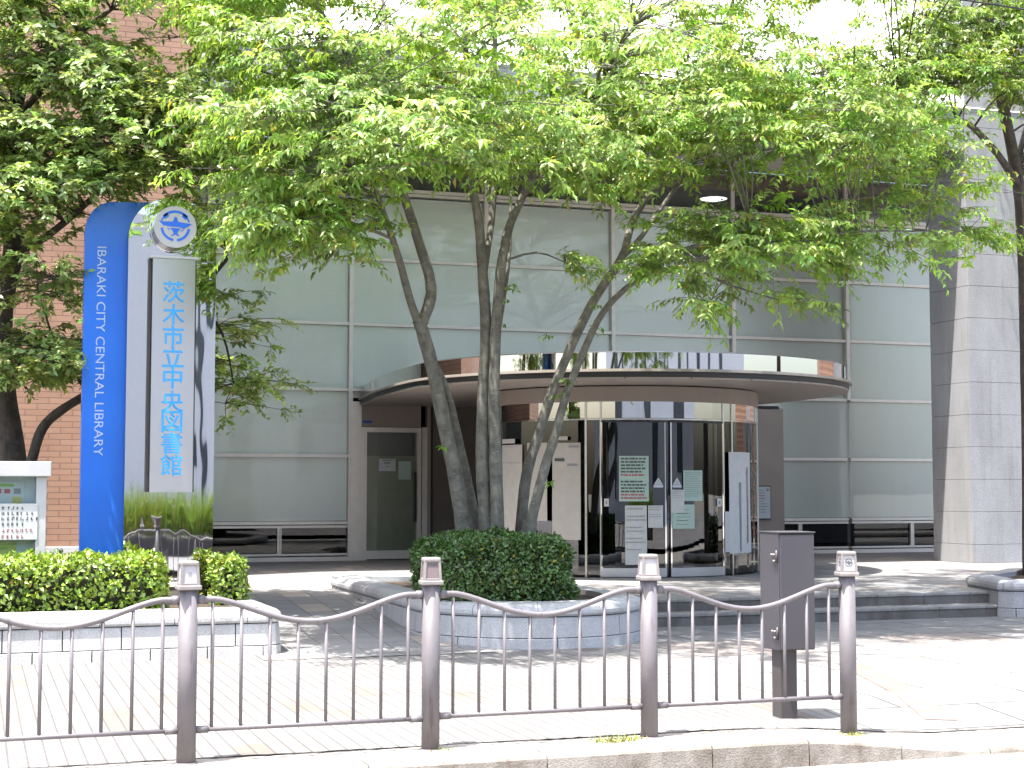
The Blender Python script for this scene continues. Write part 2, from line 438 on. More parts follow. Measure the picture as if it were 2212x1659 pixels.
# ------------------------------------------------------------------ ground, road, pavement
YF = 25.71                        # glass wall plane
X0, BAY = 5.958, 2.398
ZP = 0.262                        # plaza height
def dip(x, y):
    t = min(1, max(0, (x - 4.45) / 1.45)); t = t * t * (3 - 2 * t)
    u = 1 - min(1, max(0, (y - 8.35) / 1.3)); return -0.115 * t * u
def sheet(name, xs, ys, zf, mat):
    mb = MB(); vs = [(x, y, zf(x, y)) for y in ys for x in xs]; n = len(xs)
    mb.add(vs, [(j * n + i, j * n + i + 1, (j + 1) * n + i + 1, (j + 1) * n + i) for j in range(len(ys) - 1) for i in range(n - 1)], mat)
    return structure(mb.build(name, fix=False))
sheet('ground', [-400, 400], [-400, 400], lambda x, y: -0.30, M['earth'])
sheet('road', [-80, 80], [1.6, 8.2], lambda x, y: -0.15, M['road'])
sheet('far_pavement', [-80, 80], [-30, 1.6], lambda x, y: -0.02, M['slab'])
lin = lambda a, b, n: [a + (b - a) * i / n for i in range(n + 1)]
sheet('pavement', [-60] + lin(-4, 5.4, 20) , lin(8.62, 10.0, 8) + [13, 18.5], dip, M['pave'])
sheet('pavement_slabs', lin(5.4, 9, 12) + [60], lin(8.62, 10.0, 8) + [13, 18.5], dip, M['slab'])
mb = MB()
pa, pb = Vector((6.95, 11.55)), Vector((5.60, 7.58))
pts = []
dn = (pb - pa).normalized(); nn = Vector((-dn.y, dn.x)) * 0.11
for i in range(13):
    p = pa + (pb - pa) * (i / 12)
    if p.y < 8.63: continue
    for sg in (-1, 1): q = p + nn * sg; pts.append((q.x, q.y, dip(q.x, q.y) + 0.004))
mb.add(pts, [(2 * i, 2 * i + 1, 2 * i + 3, 2 * i + 2) for i in range(len(pts) // 2 - 1)], M['salmon'])
structure(mb.build('salmon_paving_band', fix=False))
sheet('kerb_strip', [-60] + lin(-4, 9, 36) + [60], [8.29, 8.45, 8.625], lambda x, y: dip(x, y) - 0.003 + random.uniform(-0.002, 0.003), M['strip'])
mb = MB(); rc = random.Random(21); pts = []; x = -3.0
while x < 9:
    yy = 8.618 + rc.uniform(-0.012, 0.012); wv_ = rc.choice((0.003, 0.005, 0.008, 0.012))
    for q in (yy - wv_, yy + wv_): pts.append((x, q, dip(x, q) + 0.0035))
    x += rc.uniform(0.03, 0.11)
mb.add(pts, [(2 * i, 2 * i + 2, 2 * i + 3, 2 * i + 1) for i in range(len(pts) // 2 - 1)], M['joint'])
structure(mb.build('kerb_crack', fix=False))
mb = MB()
x = -60.0
while x < 60:
    L = 0.62 if 3.3 < x < 7 else (0.998 if -6 < x < 12 else 6.0)
    x1 = x + L - 0.008
    prof = lambda t: [(8.12, -0.29), (8.095, -0.15), (8.10, dip(t, 8.1) - 0.018), (8.108, dip(t, 8.1) - 0.005), (8.122, dip(t, 8.1)), (8.288, dip(t, 8.28) + 0.001), (8.288, -0.29)]
    n = 4; vs = []
    for i in range(n + 1):
        t = x + (x1 - x) * i / n; vs += [(t, yy, zz) for yy, zz in prof(t)]
    k = 7
    fs = [(i * k + j, (i + 1) * k + j, (i + 1) * k + (j + 1) % k, i * k + (j + 1) % k) for i in range(n) for j in range(k)]
    fs += [tuple(range(k)), tuple(n * k + j for j in range(k - 1, -1, -1))]
    mb.add(vs, fs, M['kerb']); x += L
structure(mb.build('kerb'))
# plaza, ramp and steps
mb = MB()
mb.add([(4.3, 15.97, ZP), (45, 15.97, ZP), (45, 44, ZP), (-30, 44, ZP), (-30, 17.98, ZP), (4.3, 17.98, ZP)], [(0, 1, 2, 3, 4, 5)], M['plaza'])
structure(mb.build('plaza'))
sheet('ramp', lin(2.35, 4.45, 6), lin(13.3, 18.2, 20), lambda x, y: 0.006 + (ZP + 0.002) * min(1, max(0, (y - 13.5) / 4.2)) if y < 17.9 else ZP + 0.004, M['plaza'])
mb = MB()
xs0 = 6.0
while xs0 < 11.3:
    xe = min(xs0 + 0.62, 11.35) - 0.004
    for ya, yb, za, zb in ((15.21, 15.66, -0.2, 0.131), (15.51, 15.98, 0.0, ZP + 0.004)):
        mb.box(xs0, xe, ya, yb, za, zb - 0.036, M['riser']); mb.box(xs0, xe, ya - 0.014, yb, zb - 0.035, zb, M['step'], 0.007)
    xs0 += 0.62
structure(mb.build('steps'))

# ------------------------------------------------------------------ stone planters
def sweep(mb, path, closed, prof, mat, s0, s1, outward):
    """one block: profile [(out,z)] swept along path between arc lengths s0..s1"""
    cum = [0]
    for a, b in zip(path[:-1], path[1:]): cum.append(cum[-1] + (Vector(b) - Vector(a)).length)
    ss = [s0] + [c for c in cum if s0 + 1e-3 < c < s1 - 1e-3] + [s1]
    def at(s):
        for i in range(len(path) - 1):
            if s <= cum[i + 1] + 1e-9:
                t = (s - cum[i]) / max(1e-9, cum[i + 1] - cum[i]); a = Vector(path[i]); b = Vector(path[i + 1])
                return a + (b - a) * t
        return Vector(path[-1])
    vs = []; k = len(prof)
    for s in ss:
        p = at(s); d = (at(min(cum[-1], s + 0.06)) - at(max(0, s - 0.06))).normalized()
        n = Vector((d.y, -d.x)) * outward
        for o, z in prof: vs.append((p.x + n.x * o, p.y + n.y * o, z))
    m = len(ss)
    fs = [(i * k + j, (i + 1) * k + j, (i + 1) * k + (j + 1) % k, i * k + (j + 1) % k) for i in range(m - 1) for j in range(k)]
    fs += [tuple(range(k)), tuple((m - 1) * k + j for j in range(k - 1, -1, -1))]
    mb.add(vs, fs, mat)
    return cum[-1]
def planter(name, label, path, outward, mat, loc, soil_poly, thick=0.30):
    root = thing(name, label, 'planter', loc)
    L = sum((Vector(b) - Vector(a)).length for a, b in zip(path[:-1], path[1:]))
    wall = MB(); cap = MB(); g = 0.005
    # dark mortar core a little inside the faces
    sweep(wall, path, False, [(-0.022, -0.1), (-0.045, 0.29), (-thick + 0.02, 0.29), (-thick + 0.02, -0.1)], M['joint'], 0.004, L - 0.004, outward)
    for z0, z1, off, o0, o1 in ((-0.1, 0.094, 0.0, 0.006, -0.006), (0.102, 0.286, 0.5, -0.007, -0.022)):
        s = -off * 0.48
        while s < L:
            a, b = max(0, s + g), min(L, s + 0.48 - g)
            if b - a > 0.03:
                sweep(wall, path, False, [(o0, z0), (o1 + .003, z1 - 0.006), (o1 - 0.004, z1), (-thick, z1), (-thick, z0)], mat, a, b, outward)
            s += 0.48
    s = 0
    while s < L:
        a, b = max(0, s + 0.003), min(L, s + 0.62 - 0.003)
        if b - a > 0.03:
            prof = [(-0.010, 0.295), (0.002, 0.315), (0.002, 0.345), (-0.012, 0.378), (-0.045, 0.402), (-0.09, 0.413), (-thick - 0.01, 0.413), (-thick - 0.01, 0.295)]
            sweep(cap, path, False, prof, mat, a, b, outward)
        s += 0.62
    wall.build('wall', root); cap.build('cap', root)
    so = MB(); so.add([(x, y, 0.365 + random.uniform(-.01, .01)) for x, y in soil_poly], [tuple(range(len(soil_poly)))], M['soil']); so.build('soil', root)
    return root
# left bed
bedpath = [(-12, 13.72), (2.42, 13.62), (2.52, 13.65), (2.58, 13.75), (2.56, 17.4)]
planter('stone_planter', 'long straight white granite bed wall behind the fence holding the hedge and pylon', bedpath, 1, M['granite_white'], (-4, 13.7, 0),
        [(-12, 13.9), (2.4, 13.8), (2.4, 17.3), (-12, 17.3)])
# centre bed with a rounded nose
cp = [(4.08, 18.6), (4.05, 16.5), (4.0, 14.45)]
for i in range(1, 14):
    a = math.pi + math.pi * 0.93 * i / 14
    cp.append((5.15 + 1.15 * math.cos(a), 14.55 + 1.16 * math.sin(a)))
cp += [(6.30, 14.75), (6.33, 16.0), (6.05, 17.2), (5.4, 18.2), (4.6, 18.62), (4.10, 18.64)]
planter('stone_planter', 'rounded grey granite planter below the many-stemmed tree, with dark trimmed hedge inside', cp, 1, M['granite_grey'], (5.2, 15.5, 0),
        [(4.28, 18.2), (4.25, 16.5), (4.2, 14.5), (4.6, 13.9), (5.2, 13.65), (5.8, 13.9), (6.15, 14.8), (6.2, 16.0), (5.9, 17.0), (5.3, 17.9)])
rp = [(24, 17.9), (12.9, 17.55), (12.3, 16.95), (11.52, 16.38), (11.42, 16.2), (11.10, 15.18), (11.22, 15.04), (11.4, 15.0), (16, 14.85), (24, 14.7)]
planter('stone_planter', 'low grey stone planter at the end of the steps, right edge of photo', rp, 1, M['granite'], (13, 16, 0),
        [(13.0, 17.35), (12.4, 16.75), (11.68, 16.2), (11.4, 15.3), (24, 15.0), (24, 17.7)])

# ------------------------------------------------------------------ the library
lib = thing('library_building', 'brick and glass library with stone column, deep eave and round entrance canopy', 'building', (9, YF, 0))
# brick wing with plinth
YB = 21.35
bw = MB()
bw.box(-16, 2.76, YB, YF + 6, ZP + 0.44, 14, M['brick'])
bw.build('brick_wall', lib)
MB().box(-16, 2.775, YB - 0.05, YB + 0.3, ZP, ZP + 0.44, M['granite_white'], 0.01).build('plinth', lib)
MB().box(27, 45, YB - 1.5, YF + 6, ZP, 14, M['brick']).build('brick_wall', lib)
# stone column built of courses
colm = MB()
colm.box(15.262, 17.6, YB + 0.127, 22.52, ZP, 13.5, M['joint'])
z = ZP; k = 0
while z < 13:
    z1 = z + (0.30 if k == 0 else 0.526)
    for (a, b) in ((15.24, 17.62),):
        colm.box(a, b, 21.455, 22.54, z + 0.003, z1 - 0.003, M['granite'], 0.003)
    z = z1; k += 1
colm.build('stone_column', lib)
# eave: beam, soffit, sloping roof front
be = MB()
x = 2.775
while x < 15.22:
    x1 = min(x + 1.2, 15.232)
    be.box(x + .004, x1 - .004, 21.47, 21.9, 7.03, 7.345, M['granite'], 0.005)
    be.box(x + .004, x1 - .004, 21.47, 21.9, 7.353, 7.70, M['granite'], 0.005)
    x = x1
be.box(2.78, 15.23, 21.49, 21.88, 7.05, 7.68, M['joint'])
be.build('eave_beam', lib)
MB().box(2.78, 20.4, 21.92, YF + 0.3, 7.42, 7.5, M['soffit']).build('soffit', lib)
ro = MB(); x = 2.78
while x < 20.4:
    x1 = x + 1.2
    for j in range(3):
        ya, yb = 21.44 + j * 0.82, 21.44 + (j + 1) * 0.82 - 0.012
        za, zb = 7.71 + j * 0.92, 7.71 + (j + 1) * 0.92 - 0.014
        if j == 0 and x > 14.3: pass
        ro.add([(x + .005, ya, za), (x1 - .005, ya, za), (x1 - .005, yb, zb), (x + .005, yb, zb), (x + .005, ya + .1, za - .06), (x1 - .005, ya + .1, za - .06), (x1 - .005, yb + .1, zb - .06), (x + .005, yb + .1, zb - .06)],
               [(0, 1, 2, 3), (4, 7, 6, 5), (0, 4, 5, 1), (1, 5, 6, 2), (2, 6, 7, 3), (3, 7, 4, 0)], M['roof_panel'])
    x = x1
ro.add([(2.78, 23.92, 10.4), (20.4, 23.92, 10.4), (20.4, 34, 10.6), (2.78, 34, 10.6)], [(0, 1, 2, 3)], M['roof_panel'])
ro.build('roof', lib)
# windows, bay by bay
RZ = [0.898, 2.015, 3.132, 4.249, 5.366, 6.483]
ENT_L, ENT_R = 5.958, 14.16
def window_bay(i):
    xa, xb = X0 + BAY * i + 0.035, X0 + BAY * (i + 1) - 0.035
    if i == -1: xa = 2.80
    fr = MB(); F = M['frame']
    low_x0 = xa
    has_low = True
    if 0 <= i <= 2: has_low = False
    if i == 3: low_x0 = ENT_R
    zb = ZP if has_low and i != 3 else 3.132
    fr.box(xb, xb + 0.07, YF - 0.045, YF + 0.12, zb if i not in (2,) else 3.0, 7.42, F)
    if i == -1:
        fr.box(3.0, 3.05, YF - 0.05, YF + 0.12, ZP, 7.42, M['black']); fr.box(3.525, 3.595, YF - 0.045, YF + 0.12, ZP, 7.42, F)
        cols = [(3.05, 3.525), (3.595, xb)]
    else: cols = [(xa, xb)]
    panes = []
    for (a, b) in cols:
        for k, zr in enumerate(RZ):
            la = a
            if zr < 3.0:
                if not has_low: continue
                la = max(a, low_x0)
            if k == 5:
                fr.box(la, b, YF - 0.03, YF + 0.1, zr, zr + 0.05, F); fr.box(la, b, YF - 0.015, YF + 0.1, zr + 0.062, zr + 0.125, F)
            elif k == 0:
                fr.box(la, b, YF - 0.03, YF + 0.1, zr - 0.03, zr + 0.02, F); fr.box(la, b, YF - 0.02, YF + 0.1, zr - 0.085, zr - 0.045, F)
            else: fr.box(la, b, YF - 0.025, YF + 0.1, zr - 0.026, zr + 0.026, F)
            z1 = RZ[k + 1] - 0.026 if k < 5 else 7.42
            z0 = zr + (0.026 if k < 5 else 0.125)
            panes.append((la, b, z0, z1, k))
        if has_low:
            la = max(a, low_x0)
            fr.box(la, b, YF - 0.03, YF + 0.1, ZP, ZP + 0.07, F); fr.box(la, b, YF - 0.015, YF + 0.1, ZP + 0.09, ZP + 0.125, F)
            lx = [la, (la + b) / 2, b] if b - la > 1.5 else [la, b]
            if i == 3: lx = [la, la + 0.32, b]
            if i == 4: lx = [la, la + 1.3, b]
            for q in range(len(lx) - 1):
                panes.append((lx[q] + (0.05 if q else 0), lx[q + 1], ZP + 0.125, RZ[0] - 0.085, -1))
                if q: fr.box(lx[q] - 0.02, lx[q] + 0.02, YF - 0.02, YF + 0.1, ZP + 0.125, RZ[0] - 0.085, F); fr.box(lx[q] + 0.03, lx[q] + 0.05, YF - 0.02, YF + 0.1, ZP + 0.125, RZ[0] - 0.085, F)
    wf = fr.build('window', lib)
    for a, b, z0, z1, k in panes:
        MB().box(a, b, YF + 0.03, YF + 0.036, z0, z1, M['glass'] if 0 <= k < 5 else M['glass_top' if k == 5 else 'glass_dark']).build('glass_pane', wf)
    bz0 = RZ[0] if has_low else 3.0
    bx0 = max(cols[0][0], low_x0)
    bl = MB(); bl.box(cols[0][0] - 0.02, xb + 0.05, YF + 0.10, YF + 0.105, max(bz0, 3.0), 6.46, M['blind'])
    if has_low: bl.box(bx0 - 0.02, xb + 0.05, YF + 0.10, YF + 0.105, 0.93, 3.0, M['blind'])
    bl.build('roller_blind', wf)
for i in range(-1, 5): window_bay(i)
# rooms behind the glass
inn = MB()
inn.box(2.8, 20, YF + 5.0, YF + 5.1, ZP, 7.42, M['interior'])
inn.box(2.8, 20, YF + 0.3, YF + 5.0, 7.38, 7.412, M['interior'])
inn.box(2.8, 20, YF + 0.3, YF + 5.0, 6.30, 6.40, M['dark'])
inn.box(2.8, 20, YF + 0.3, YF + 5.0, ZP + .004, ZP + 0.01, M['floor_in'])
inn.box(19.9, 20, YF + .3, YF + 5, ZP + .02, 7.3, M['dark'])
inn.build('interior', lib)
MB().box(3.0, 18, YF + 0.5, YF + 0.6, 7.09, 7.375, M['wood']).build('interior_lintel', lib)

# ---- entrance: beige walls, side door, glass drum, canopy
ew = MB()
ew.box(5.958, 6.14, YF - 0.06, YF + 0.1, ZP, 2.93, M['frame'])
ew.box(6.14, 7.19, YF - 0.02, YF + 0.1, 2.51, 2.93, M['beige'])
ew.box(7.30, 7.36, YF - 0.03, YF + 0.1, ZP, 2.93, M['beige'])
ew.build('entrance_wall', lib); ew = MB()
ew.box(11.3, ENT_R, YF - 0.02, YF + 0.1, ZP + 0.2, 2.93, M['beige'])
ew.box(11.3, ENT_R, YF - 0.03, YF + 0.1, ZP, ZP + 0.19, M['granite_grey'])
ew.build('entrance_wall', lib)
MB().box(7.36, 8.4, YF + 0.02, YF + 0.1, ZP, 2.93, M['shade_brown']).build('recess_wall', lib)
MB().box(8.0, 8.25, YF - 2.8, YF - 0.0, ZP, 2.93, M['beige']).build('pilaster', lib) if False else None
dr = MB()
dr.box(6.14, 6.24, YF - 0.05, YF + 0.08, ZP, 2.50, M['frame']); dr.box(7.12, 7.19, YF - 0.05, YF + 0.08, ZP, 2.50, M['frame'])
dr.box(6.24, 7.12, YF - 0.05, YF + 0.08, 2.42, 2.50, M['frame']); dr.box(7.21, 7.30, YF - 0.035, YF + 0.08, ZP, 2.51, M['frame'])
dr.box(6.24, 7.12, YF - 0.04, YF + 0.07, ZP + 0.02, ZP + 0.16, M['frame'])
sd = dr.build('side_door', lib)
MB().box(6.24, 7.12, YF + 0.0, YF + 0.008, ZP + 0.16, 2.42, M['glass_door']).build('door_glass', sd)
MB().box(7.055, 7.095, YF - 0.10, YF - 0.05, 0.90, 1.75, M['black'], 0.008).build('door_handle', sd)
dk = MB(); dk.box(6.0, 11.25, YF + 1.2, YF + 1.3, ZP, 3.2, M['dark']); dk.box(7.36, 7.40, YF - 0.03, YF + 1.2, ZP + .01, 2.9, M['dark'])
dk.box(6.2, 7.15, YF + 0.09, YF + 0.1, ZP + .02, 2.02, plain('door_reflection_olive', (0.36, 0.35, 0.24), 0.8))  # added olive sheet: the glass's yellow-green reflection is put into its colour
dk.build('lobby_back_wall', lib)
# glass drum
DC = (9.05, 21.35); DR = 2.0
def ang(px, R=DR):
    """angle on the drum front seen through photo column px"""
    d = ray(px, 1057); d = Vector((d[0], d[1])).normalized(); c = Vector(DC)
    b = d.dot(c); disc = b * b - (c.length_squared - R * R); t = b - math.sqrt(max(0, disc))
    p = d * t; return math.atan2(p.y - c.y, p.x - c.x)
def arc_sheet(mb, a0, a1, z0, z1, r, mat, t=0.012, n=10):
    vs = []
    for i in range(n + 1):
        a = a0 + (a1 - a0) * i / n
        for rr in (r, r - t):
            for zz in (z0, z1): vs.append((DC[0] + rr * math.cos(a), DC[1] + rr * math.sin(a), zz))
    fs = []
    for i in range(n):
        o, p = i * 4, i * 4 + 4
        fs += [(o, p, p + 1, o + 1), (o + 2, o + 3, p + 3, p + 2), (o + 1, p + 1, p + 3, o + 3), (o, o + 2, p + 2, p)]
    fs += [(0, 1, 3, 2), (n * 4, n * 4 + 2, n * 4 + 3, n * 4 + 1)]
    mb.add(vs, fs, mat, False)
aL, aDL, aM1, aM2, aDR = ang(1050), ang(1298), ang(1438), ang(1447), ang(1560)
aRr = ang(1638)
drum = MB()
arc_sheet(drum, math.pi * 0.98, math.pi * 2.05, 2.645, 2.85, DR + 0.02, M['beige'], 0.25, 48)
arc_sheet(drum, math.pi * 1.0, math.pi * 2.03, 2.395, 2.415, DR + 0.005, M['edge_steel'], 0.04, 48)
for a in (aDL - 0.006, aDR + 0.004, aDR + 0.10, aDL - 0.11, math.pi * 1.02, aRr - 0.03, (aL + aDL) / 2 - 0.17, (aL + aDL) / 2 + 0.12):  # door jambs, plus added posts standing for vertical reflections in the glass
    arc_sheet(drum, a, a + 0.014, ZP, 2.645, DR + 0.012, M['edge_steel'], 0.05, 2)
drm = drum.build('glass_drum', lib)
g1 = MB(); arc_sheet(g1, math.pi * 1.0, aDL - 0.01, ZP + 0.02, 2.395, DR, M['glass_drum'], 0.01, 24); g1.build('curved_glass', drm)
g1 = MB(); arc_sheet(g1, aDR + 0.02, math.pi * 2.03, ZP + 0.02, 2.395, DR, M['glass_drum'], 0.01, 16); g1.build('curved_glass', drm)
g1 = MB(); arc_sheet(g1, math.pi * 1.0, math.pi * 2.03, 2.42, 2.645, DR, M['glass_band'], 0.01, 40); g1.build('curved_glass', drm)
for a0, a1 in ((aDL + 0.004, aM1), (aM2, aDR - 0.004)):
    d = MB()
    arc_sheet(d, a0, a1, ZP + 0.012, ZP + 0.13, DR + 0.035, M['brushed'], 0.03, 10)
    for e in ((a0, a0 + 0.008), (a1 - 0.011, a1)): arc_sheet(d, e[0], e[1], ZP + 0.13, 2.36, DR + 0.035, M['mirror_band'], 0.03, 2)
    arc_sheet(d, a0, a1, 2.36, 2.38, DR + 0.035, M['black'], 0.03, 10)
    so = d.build('sliding_door', lib)
    g = MB(); arc_sheet(g, a0 + 0.008, a1 - 0.011, ZP + 0.13, 2.36, DR + 0.026, M['glass_drum'], 0.01, 10); g.build('door_glass', so)
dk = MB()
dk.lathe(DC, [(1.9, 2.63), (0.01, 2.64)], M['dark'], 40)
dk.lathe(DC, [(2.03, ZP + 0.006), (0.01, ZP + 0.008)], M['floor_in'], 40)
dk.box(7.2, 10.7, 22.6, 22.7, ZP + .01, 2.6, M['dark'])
dk.box(7.9, 8.12, 22.2, 22.4, ZP + .01, 0.75, M['beige']); dk.box(9.3, 9.9, 22.1, 22.4, ZP + .01, 0.9, M['shade_brown'])
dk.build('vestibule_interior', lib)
# canopy, U-shaped in plan
CC = (9.08, 21.34); CR = 3.31
def canopy_path(r, n=56):
    k = r - CR
    p = [(6.10 - k, YF - 0.06), (5.86 - k, CC[1] + 2.2), (CC[0] - r, CC[1] + 0.6)]
    for i in range(n + 1):
        a = math.pi + math.pi * i / n; p.append((CC[0] + r * math.cos(a), CC[1] + r * math.sin(a)))
    p += [(CC[0] + r, CC[1] + 1.2), (CC[0] + r, YF - 0.06)]
    return p
def band(mb, r0, z0, r1, z1, mat, smooth=True):
    a = canopy_path(r0); b = canopy_path(r1); n = len(a)
    mb.add([(x, y, z0) for x, y in a] + [(x, y, z1) for x, y in b], [(i, i + 1, n + i + 1, n + i) for i in range(n - 1)], mat, smooth)
cn = MB()
band(cn, CR - 0.06, 2.995, CR - 0.06, 3.205, M['mirror_band']); band(cn, CR - 0.06, 3.205, CR - 0.10, 3.225, M['edge_steel'])
can = cn.build('canopy', lib, fix=False)
tr = MB(); band(tr, CR - 0.06, 2.995, CR + 0.02, 2.99, M['frame']); band(tr, CR + 0.02, 2.99, CR + 0.025, 2.955, M['trim']); band(tr, CR + 0.025, 2.955, CR - 0.03, 2.953, M['trim'])
tr.build('trim_ring', can, fix=False)
bk = MB(); band(bk, CR - 0.012, 2.957, CR - 0.016, 2.89, M['black']); bk.build('shadow_gap', can, fix=False)
sf = MB(); band(sf, CR - 0.02, 2.885, CR - 0.025, 2.862, M['beige'])
p1 = canopy_path(CR - 0.025); p2 = canopy_path(CR - 0.5); n = len(p1)
sf.add([(x, y, 2.862) for x, y in p1] + [(x, y, 2.868) for x, y in p2], [(i, i + 1, n + i + 1, n + i) for i in range(n - 1)], M['canopy_soffit'])
sf.add([(x, y, 2.868) for x, y in p2], [tuple(range(n))], M['canopy_soffit'])
for k in range(12):
    a = math.pi + math.pi * (k + 0.5) / 12
    ca, sa = math.cos(a), math.sin(a)
    q = [(CC[0] + r * ca + s * sa * 0.006, CC[1] + r * sa - s * ca * 0.006, z) for r, z in ((CR - 0.018, 2.886), (CR - 0.018, 2.861)) for s in (-1, 1)]
    sf.add([q[0], q[1], q[3], q[2]], [(0, 1, 2, 3)], M['black'])
sf.build('soffit', can, fix=False)
tp = MB(); pt = canopy_path(CR - 0.10); tp.add([(x, y, 3.225) for x, y in pt], [tuple(range(len(pt)))], M['edge_steel']); tp.build('canopy_top', can, fix=False)
MB().box(6.17, 6.33, YF - 0.03, YF - 0.021, 2.57, 2.615, M['ink_blue']).build('door_plate', lib)
# wall board beside the drum
bd = thing('notice_board', 'small framed notice board on the beige wall right of the glass entrance', 'notice board', (13.64, YF - 0.05, 0.9))
MB().box(13.42, 13.87, YF - 0.06, YF - 0.022, 0.90, 1.52, M['pole_grey'], 0.006).build('frame', bd)
b = MB(); b.box(13.44, 13.85, YF - 0.064, YF - 0.0605, 0.92, 1.50, M['paper_pale'])
for k in range(9): b.box(13.48, 13.70 + 0.1 * random.random(), YF - 0.066, YF - 0.0645, 1.43 - k * .05, 1.443 - k * .05, M['ink_red'] if k in (2, 3) else M['ink_soft'])
b.box(13.77, 13.82, YF - 0.066, YF - 0.0645, 1.42, 1.47, M['ink_soft']); b.build('notice_sheet', bd)

# ---- sheets of paper taped on the glass
def on_drum(px, py, r=DR + 0.05):
    d = ray(px, py); dh = Vector((d[0], d[1])); L = dh.length; dd = dh / L; c = Vector(DC)
    bb = dd.dot(c); t = bb - math.sqrt(max(0, bb * bb - (c.length_squared - r * r)))
    p = dd * t; return math.atan2(p.y - c.y, p.x - c.x), EYE + d[2] / L * t
def drum_paper(name, label, box, mat, lines, r=DR + 0.012, cat='notice', wob=0.0):
    x0, y0, x1, y1 = box
    a0, zt = on_drum(x0, y0, r); a1, _ = on_drum(x1, y0, r); _, zb = on_drum((x0 + x1) / 2, y1, r)
    mb = MB(); n = 6; m = 8; vs = []
    for j in range(m + 1):
        z_ = zb + (zt - zb) * j / m
        for i in range(n + 1):
            a = a0 + (a1 - a0) * i / n
            rr = r + wob * (0.5 + 0.5 * math.sin(i * 1.7 + j * 0.9 + x0)) * (1 - j / m)
            vs.append((DC[0] + rr * math.cos(a), DC[1] + rr * math.sin(a), z_))
    vs2 = [(DC[0] + (x - DC[0]) * (1 - 0.0015), DC[1] + (y - DC[1]) * (1 - 0.0015), z_) for x, y, z_ in vs]
    q = lambda o: [(o + j * (n + 1) + i, o + j * (n + 1) + i + 1, o + (j + 1) * (n + 1) + i + 1, o + (j + 1) * (n + 1) + i) for j in range(m) for i in range(n)]
    mb.add(vs, q(0), mat); mb.add(vs2, q(0), mat)
    o = mb.build(name, fix=False); tag(o, label, cat, 'papers taped to the entrance glass')
    if lines:
        ln = MB()
        for (u0, u1, v0, v1, mt) in lines:
            k = max(1, int((u1 - u0) * 6)); pts = []
            rr = r + 0.003 + wob
            for i in range(k + 1):
                a = a0 + (a1 - a0) * (u0 + (u1 - u0) * i / k)
                for v in (v0, v1): pts.append((DC[0] + rr * math.cos(a), DC[1] + rr * math.sin(a), zt + (zb - zt) * v))
            ln.add(pts, [(2 * i, 2 * i + 1, 2 * i + 3, 2 * i + 2) for i in range(k)], mt)
        ln.build('print', o, fix=False)
    return o
def rows(n, v0, v1, mats, u0=0.06, u1=0.95, h=0.5, seed=0, brk=True):
    rr = random.Random(seed); out = []; dv = (v1 - v0) / n
    for k in range(n):
        mt = mats[k % len(mats)]
        if mt is None: continue
        e = u1 - rr.random() * 0.22 * (u1 - u0); u = u0
        while u < e - 0.02:
            L = rr.uniform(0.05, 0.16) if brk else e - u
            out.append((u, min(e, u + L), v0 + k * dv, v0 + k * dv + dv * h, mt)); u += L + rr.uniform(0.012, 0.035)
    return out
I, IS, IR = M['ink'], M['ink_soft'], M['ink_red']
drum_paper('paper_notice', 'large pale green printed notice on the left sliding glass door', (1337, 985, 1401, 1083), M['paper_green'],
           rows(13, 0.04, 0.98, [I, I, I, I, I, IR, None, I, I, I, I, IR, IR], seed=3, h=0.52), DR + 0.046)
drum_paper('paper_notice', 'long white sheet hanging low on the left sliding door', (1350, 1092, 1397, 1220), M['paper'], rows(12, 0.05, 0.8, [IS, None, IS], seed=5, h=0.2), DR + 0.046, wob=0.012)
drum_paper('paper_notice', 'short white sheet on the left sliding door beside the door gap', (1400, 1092, 1432, 1140), M['paper'], rows(5, 0.06, 0.6, [IS, IS, None], seed=6, h=0.25), DR + 0.046)
drum_paper('paper_notice', 'plain white sheet overlapping two green sheets on the right sliding door', (1449, 1058, 1478, 1108), M['paper'], rows(4, 0.06, 0.4, [IS], seed=7, h=0.22), DR + 0.050)
drum_paper('paper_notice', 'upper pale green sheet with fine print on the right sliding door', (1476, 1016, 1517, 1082), M['paper_green'], rows(12, 0.06, 0.9, [IS], seed=8, h=0.3), DR + 0.046)
drum_paper('paper_notice', 'lower pale green sheet on the right sliding door', (1452, 1090, 1500, 1142), M['paper_green'], rows(5, 0.2, 0.95, [IS, I, IS, I], 0.2, 0.8, seed=9, h=0.2), DR + 0.044)
drum_paper('paper_notice', 'tan sheet of two lengths seen right of the middle tree stems', (1085, 962, 1128, 1148), M['paper_tan'], rows(3, 0.02, 0.3, [IS, None, IS], seed=10, h=0.04), DR + 0.012, wob=0.01)
drum_paper('paper_notice', 'tan sheet partly hidden behind the right pair of tree stems', (1139, 957, 1182, 1125), M['paper_tan'], [], DR + 0.012, wob=0.01)
drum_paper('paper_notice', 'tall tan paper sheet hanging left of the entrance doors', (1193, 957, 1254, 1166), M['paper_tan'], [(0.1, 0.45, 0.16, 0.19, I), (0.6, 0.95, 0.03, 0.05, IS), (0.55, 0.9, 0.22, 0.24, IS)] + rows(20, 0.3, 0.95, [M['paper_tan']], seed=12, h=0.1), DR + 0.012, wob=0.008)
drum_paper('paper_notice', 'small tan header strip above the tan sheet by the middle stems', (1085, 949, 1112, 958), M['paper_tan'], [], DR + 0.012)
drum_paper('paper_notice', 'small tan header strip above the tall tan sheet', (1196, 943, 1226, 951), M['paper_tan'], [], DR + 0.012)
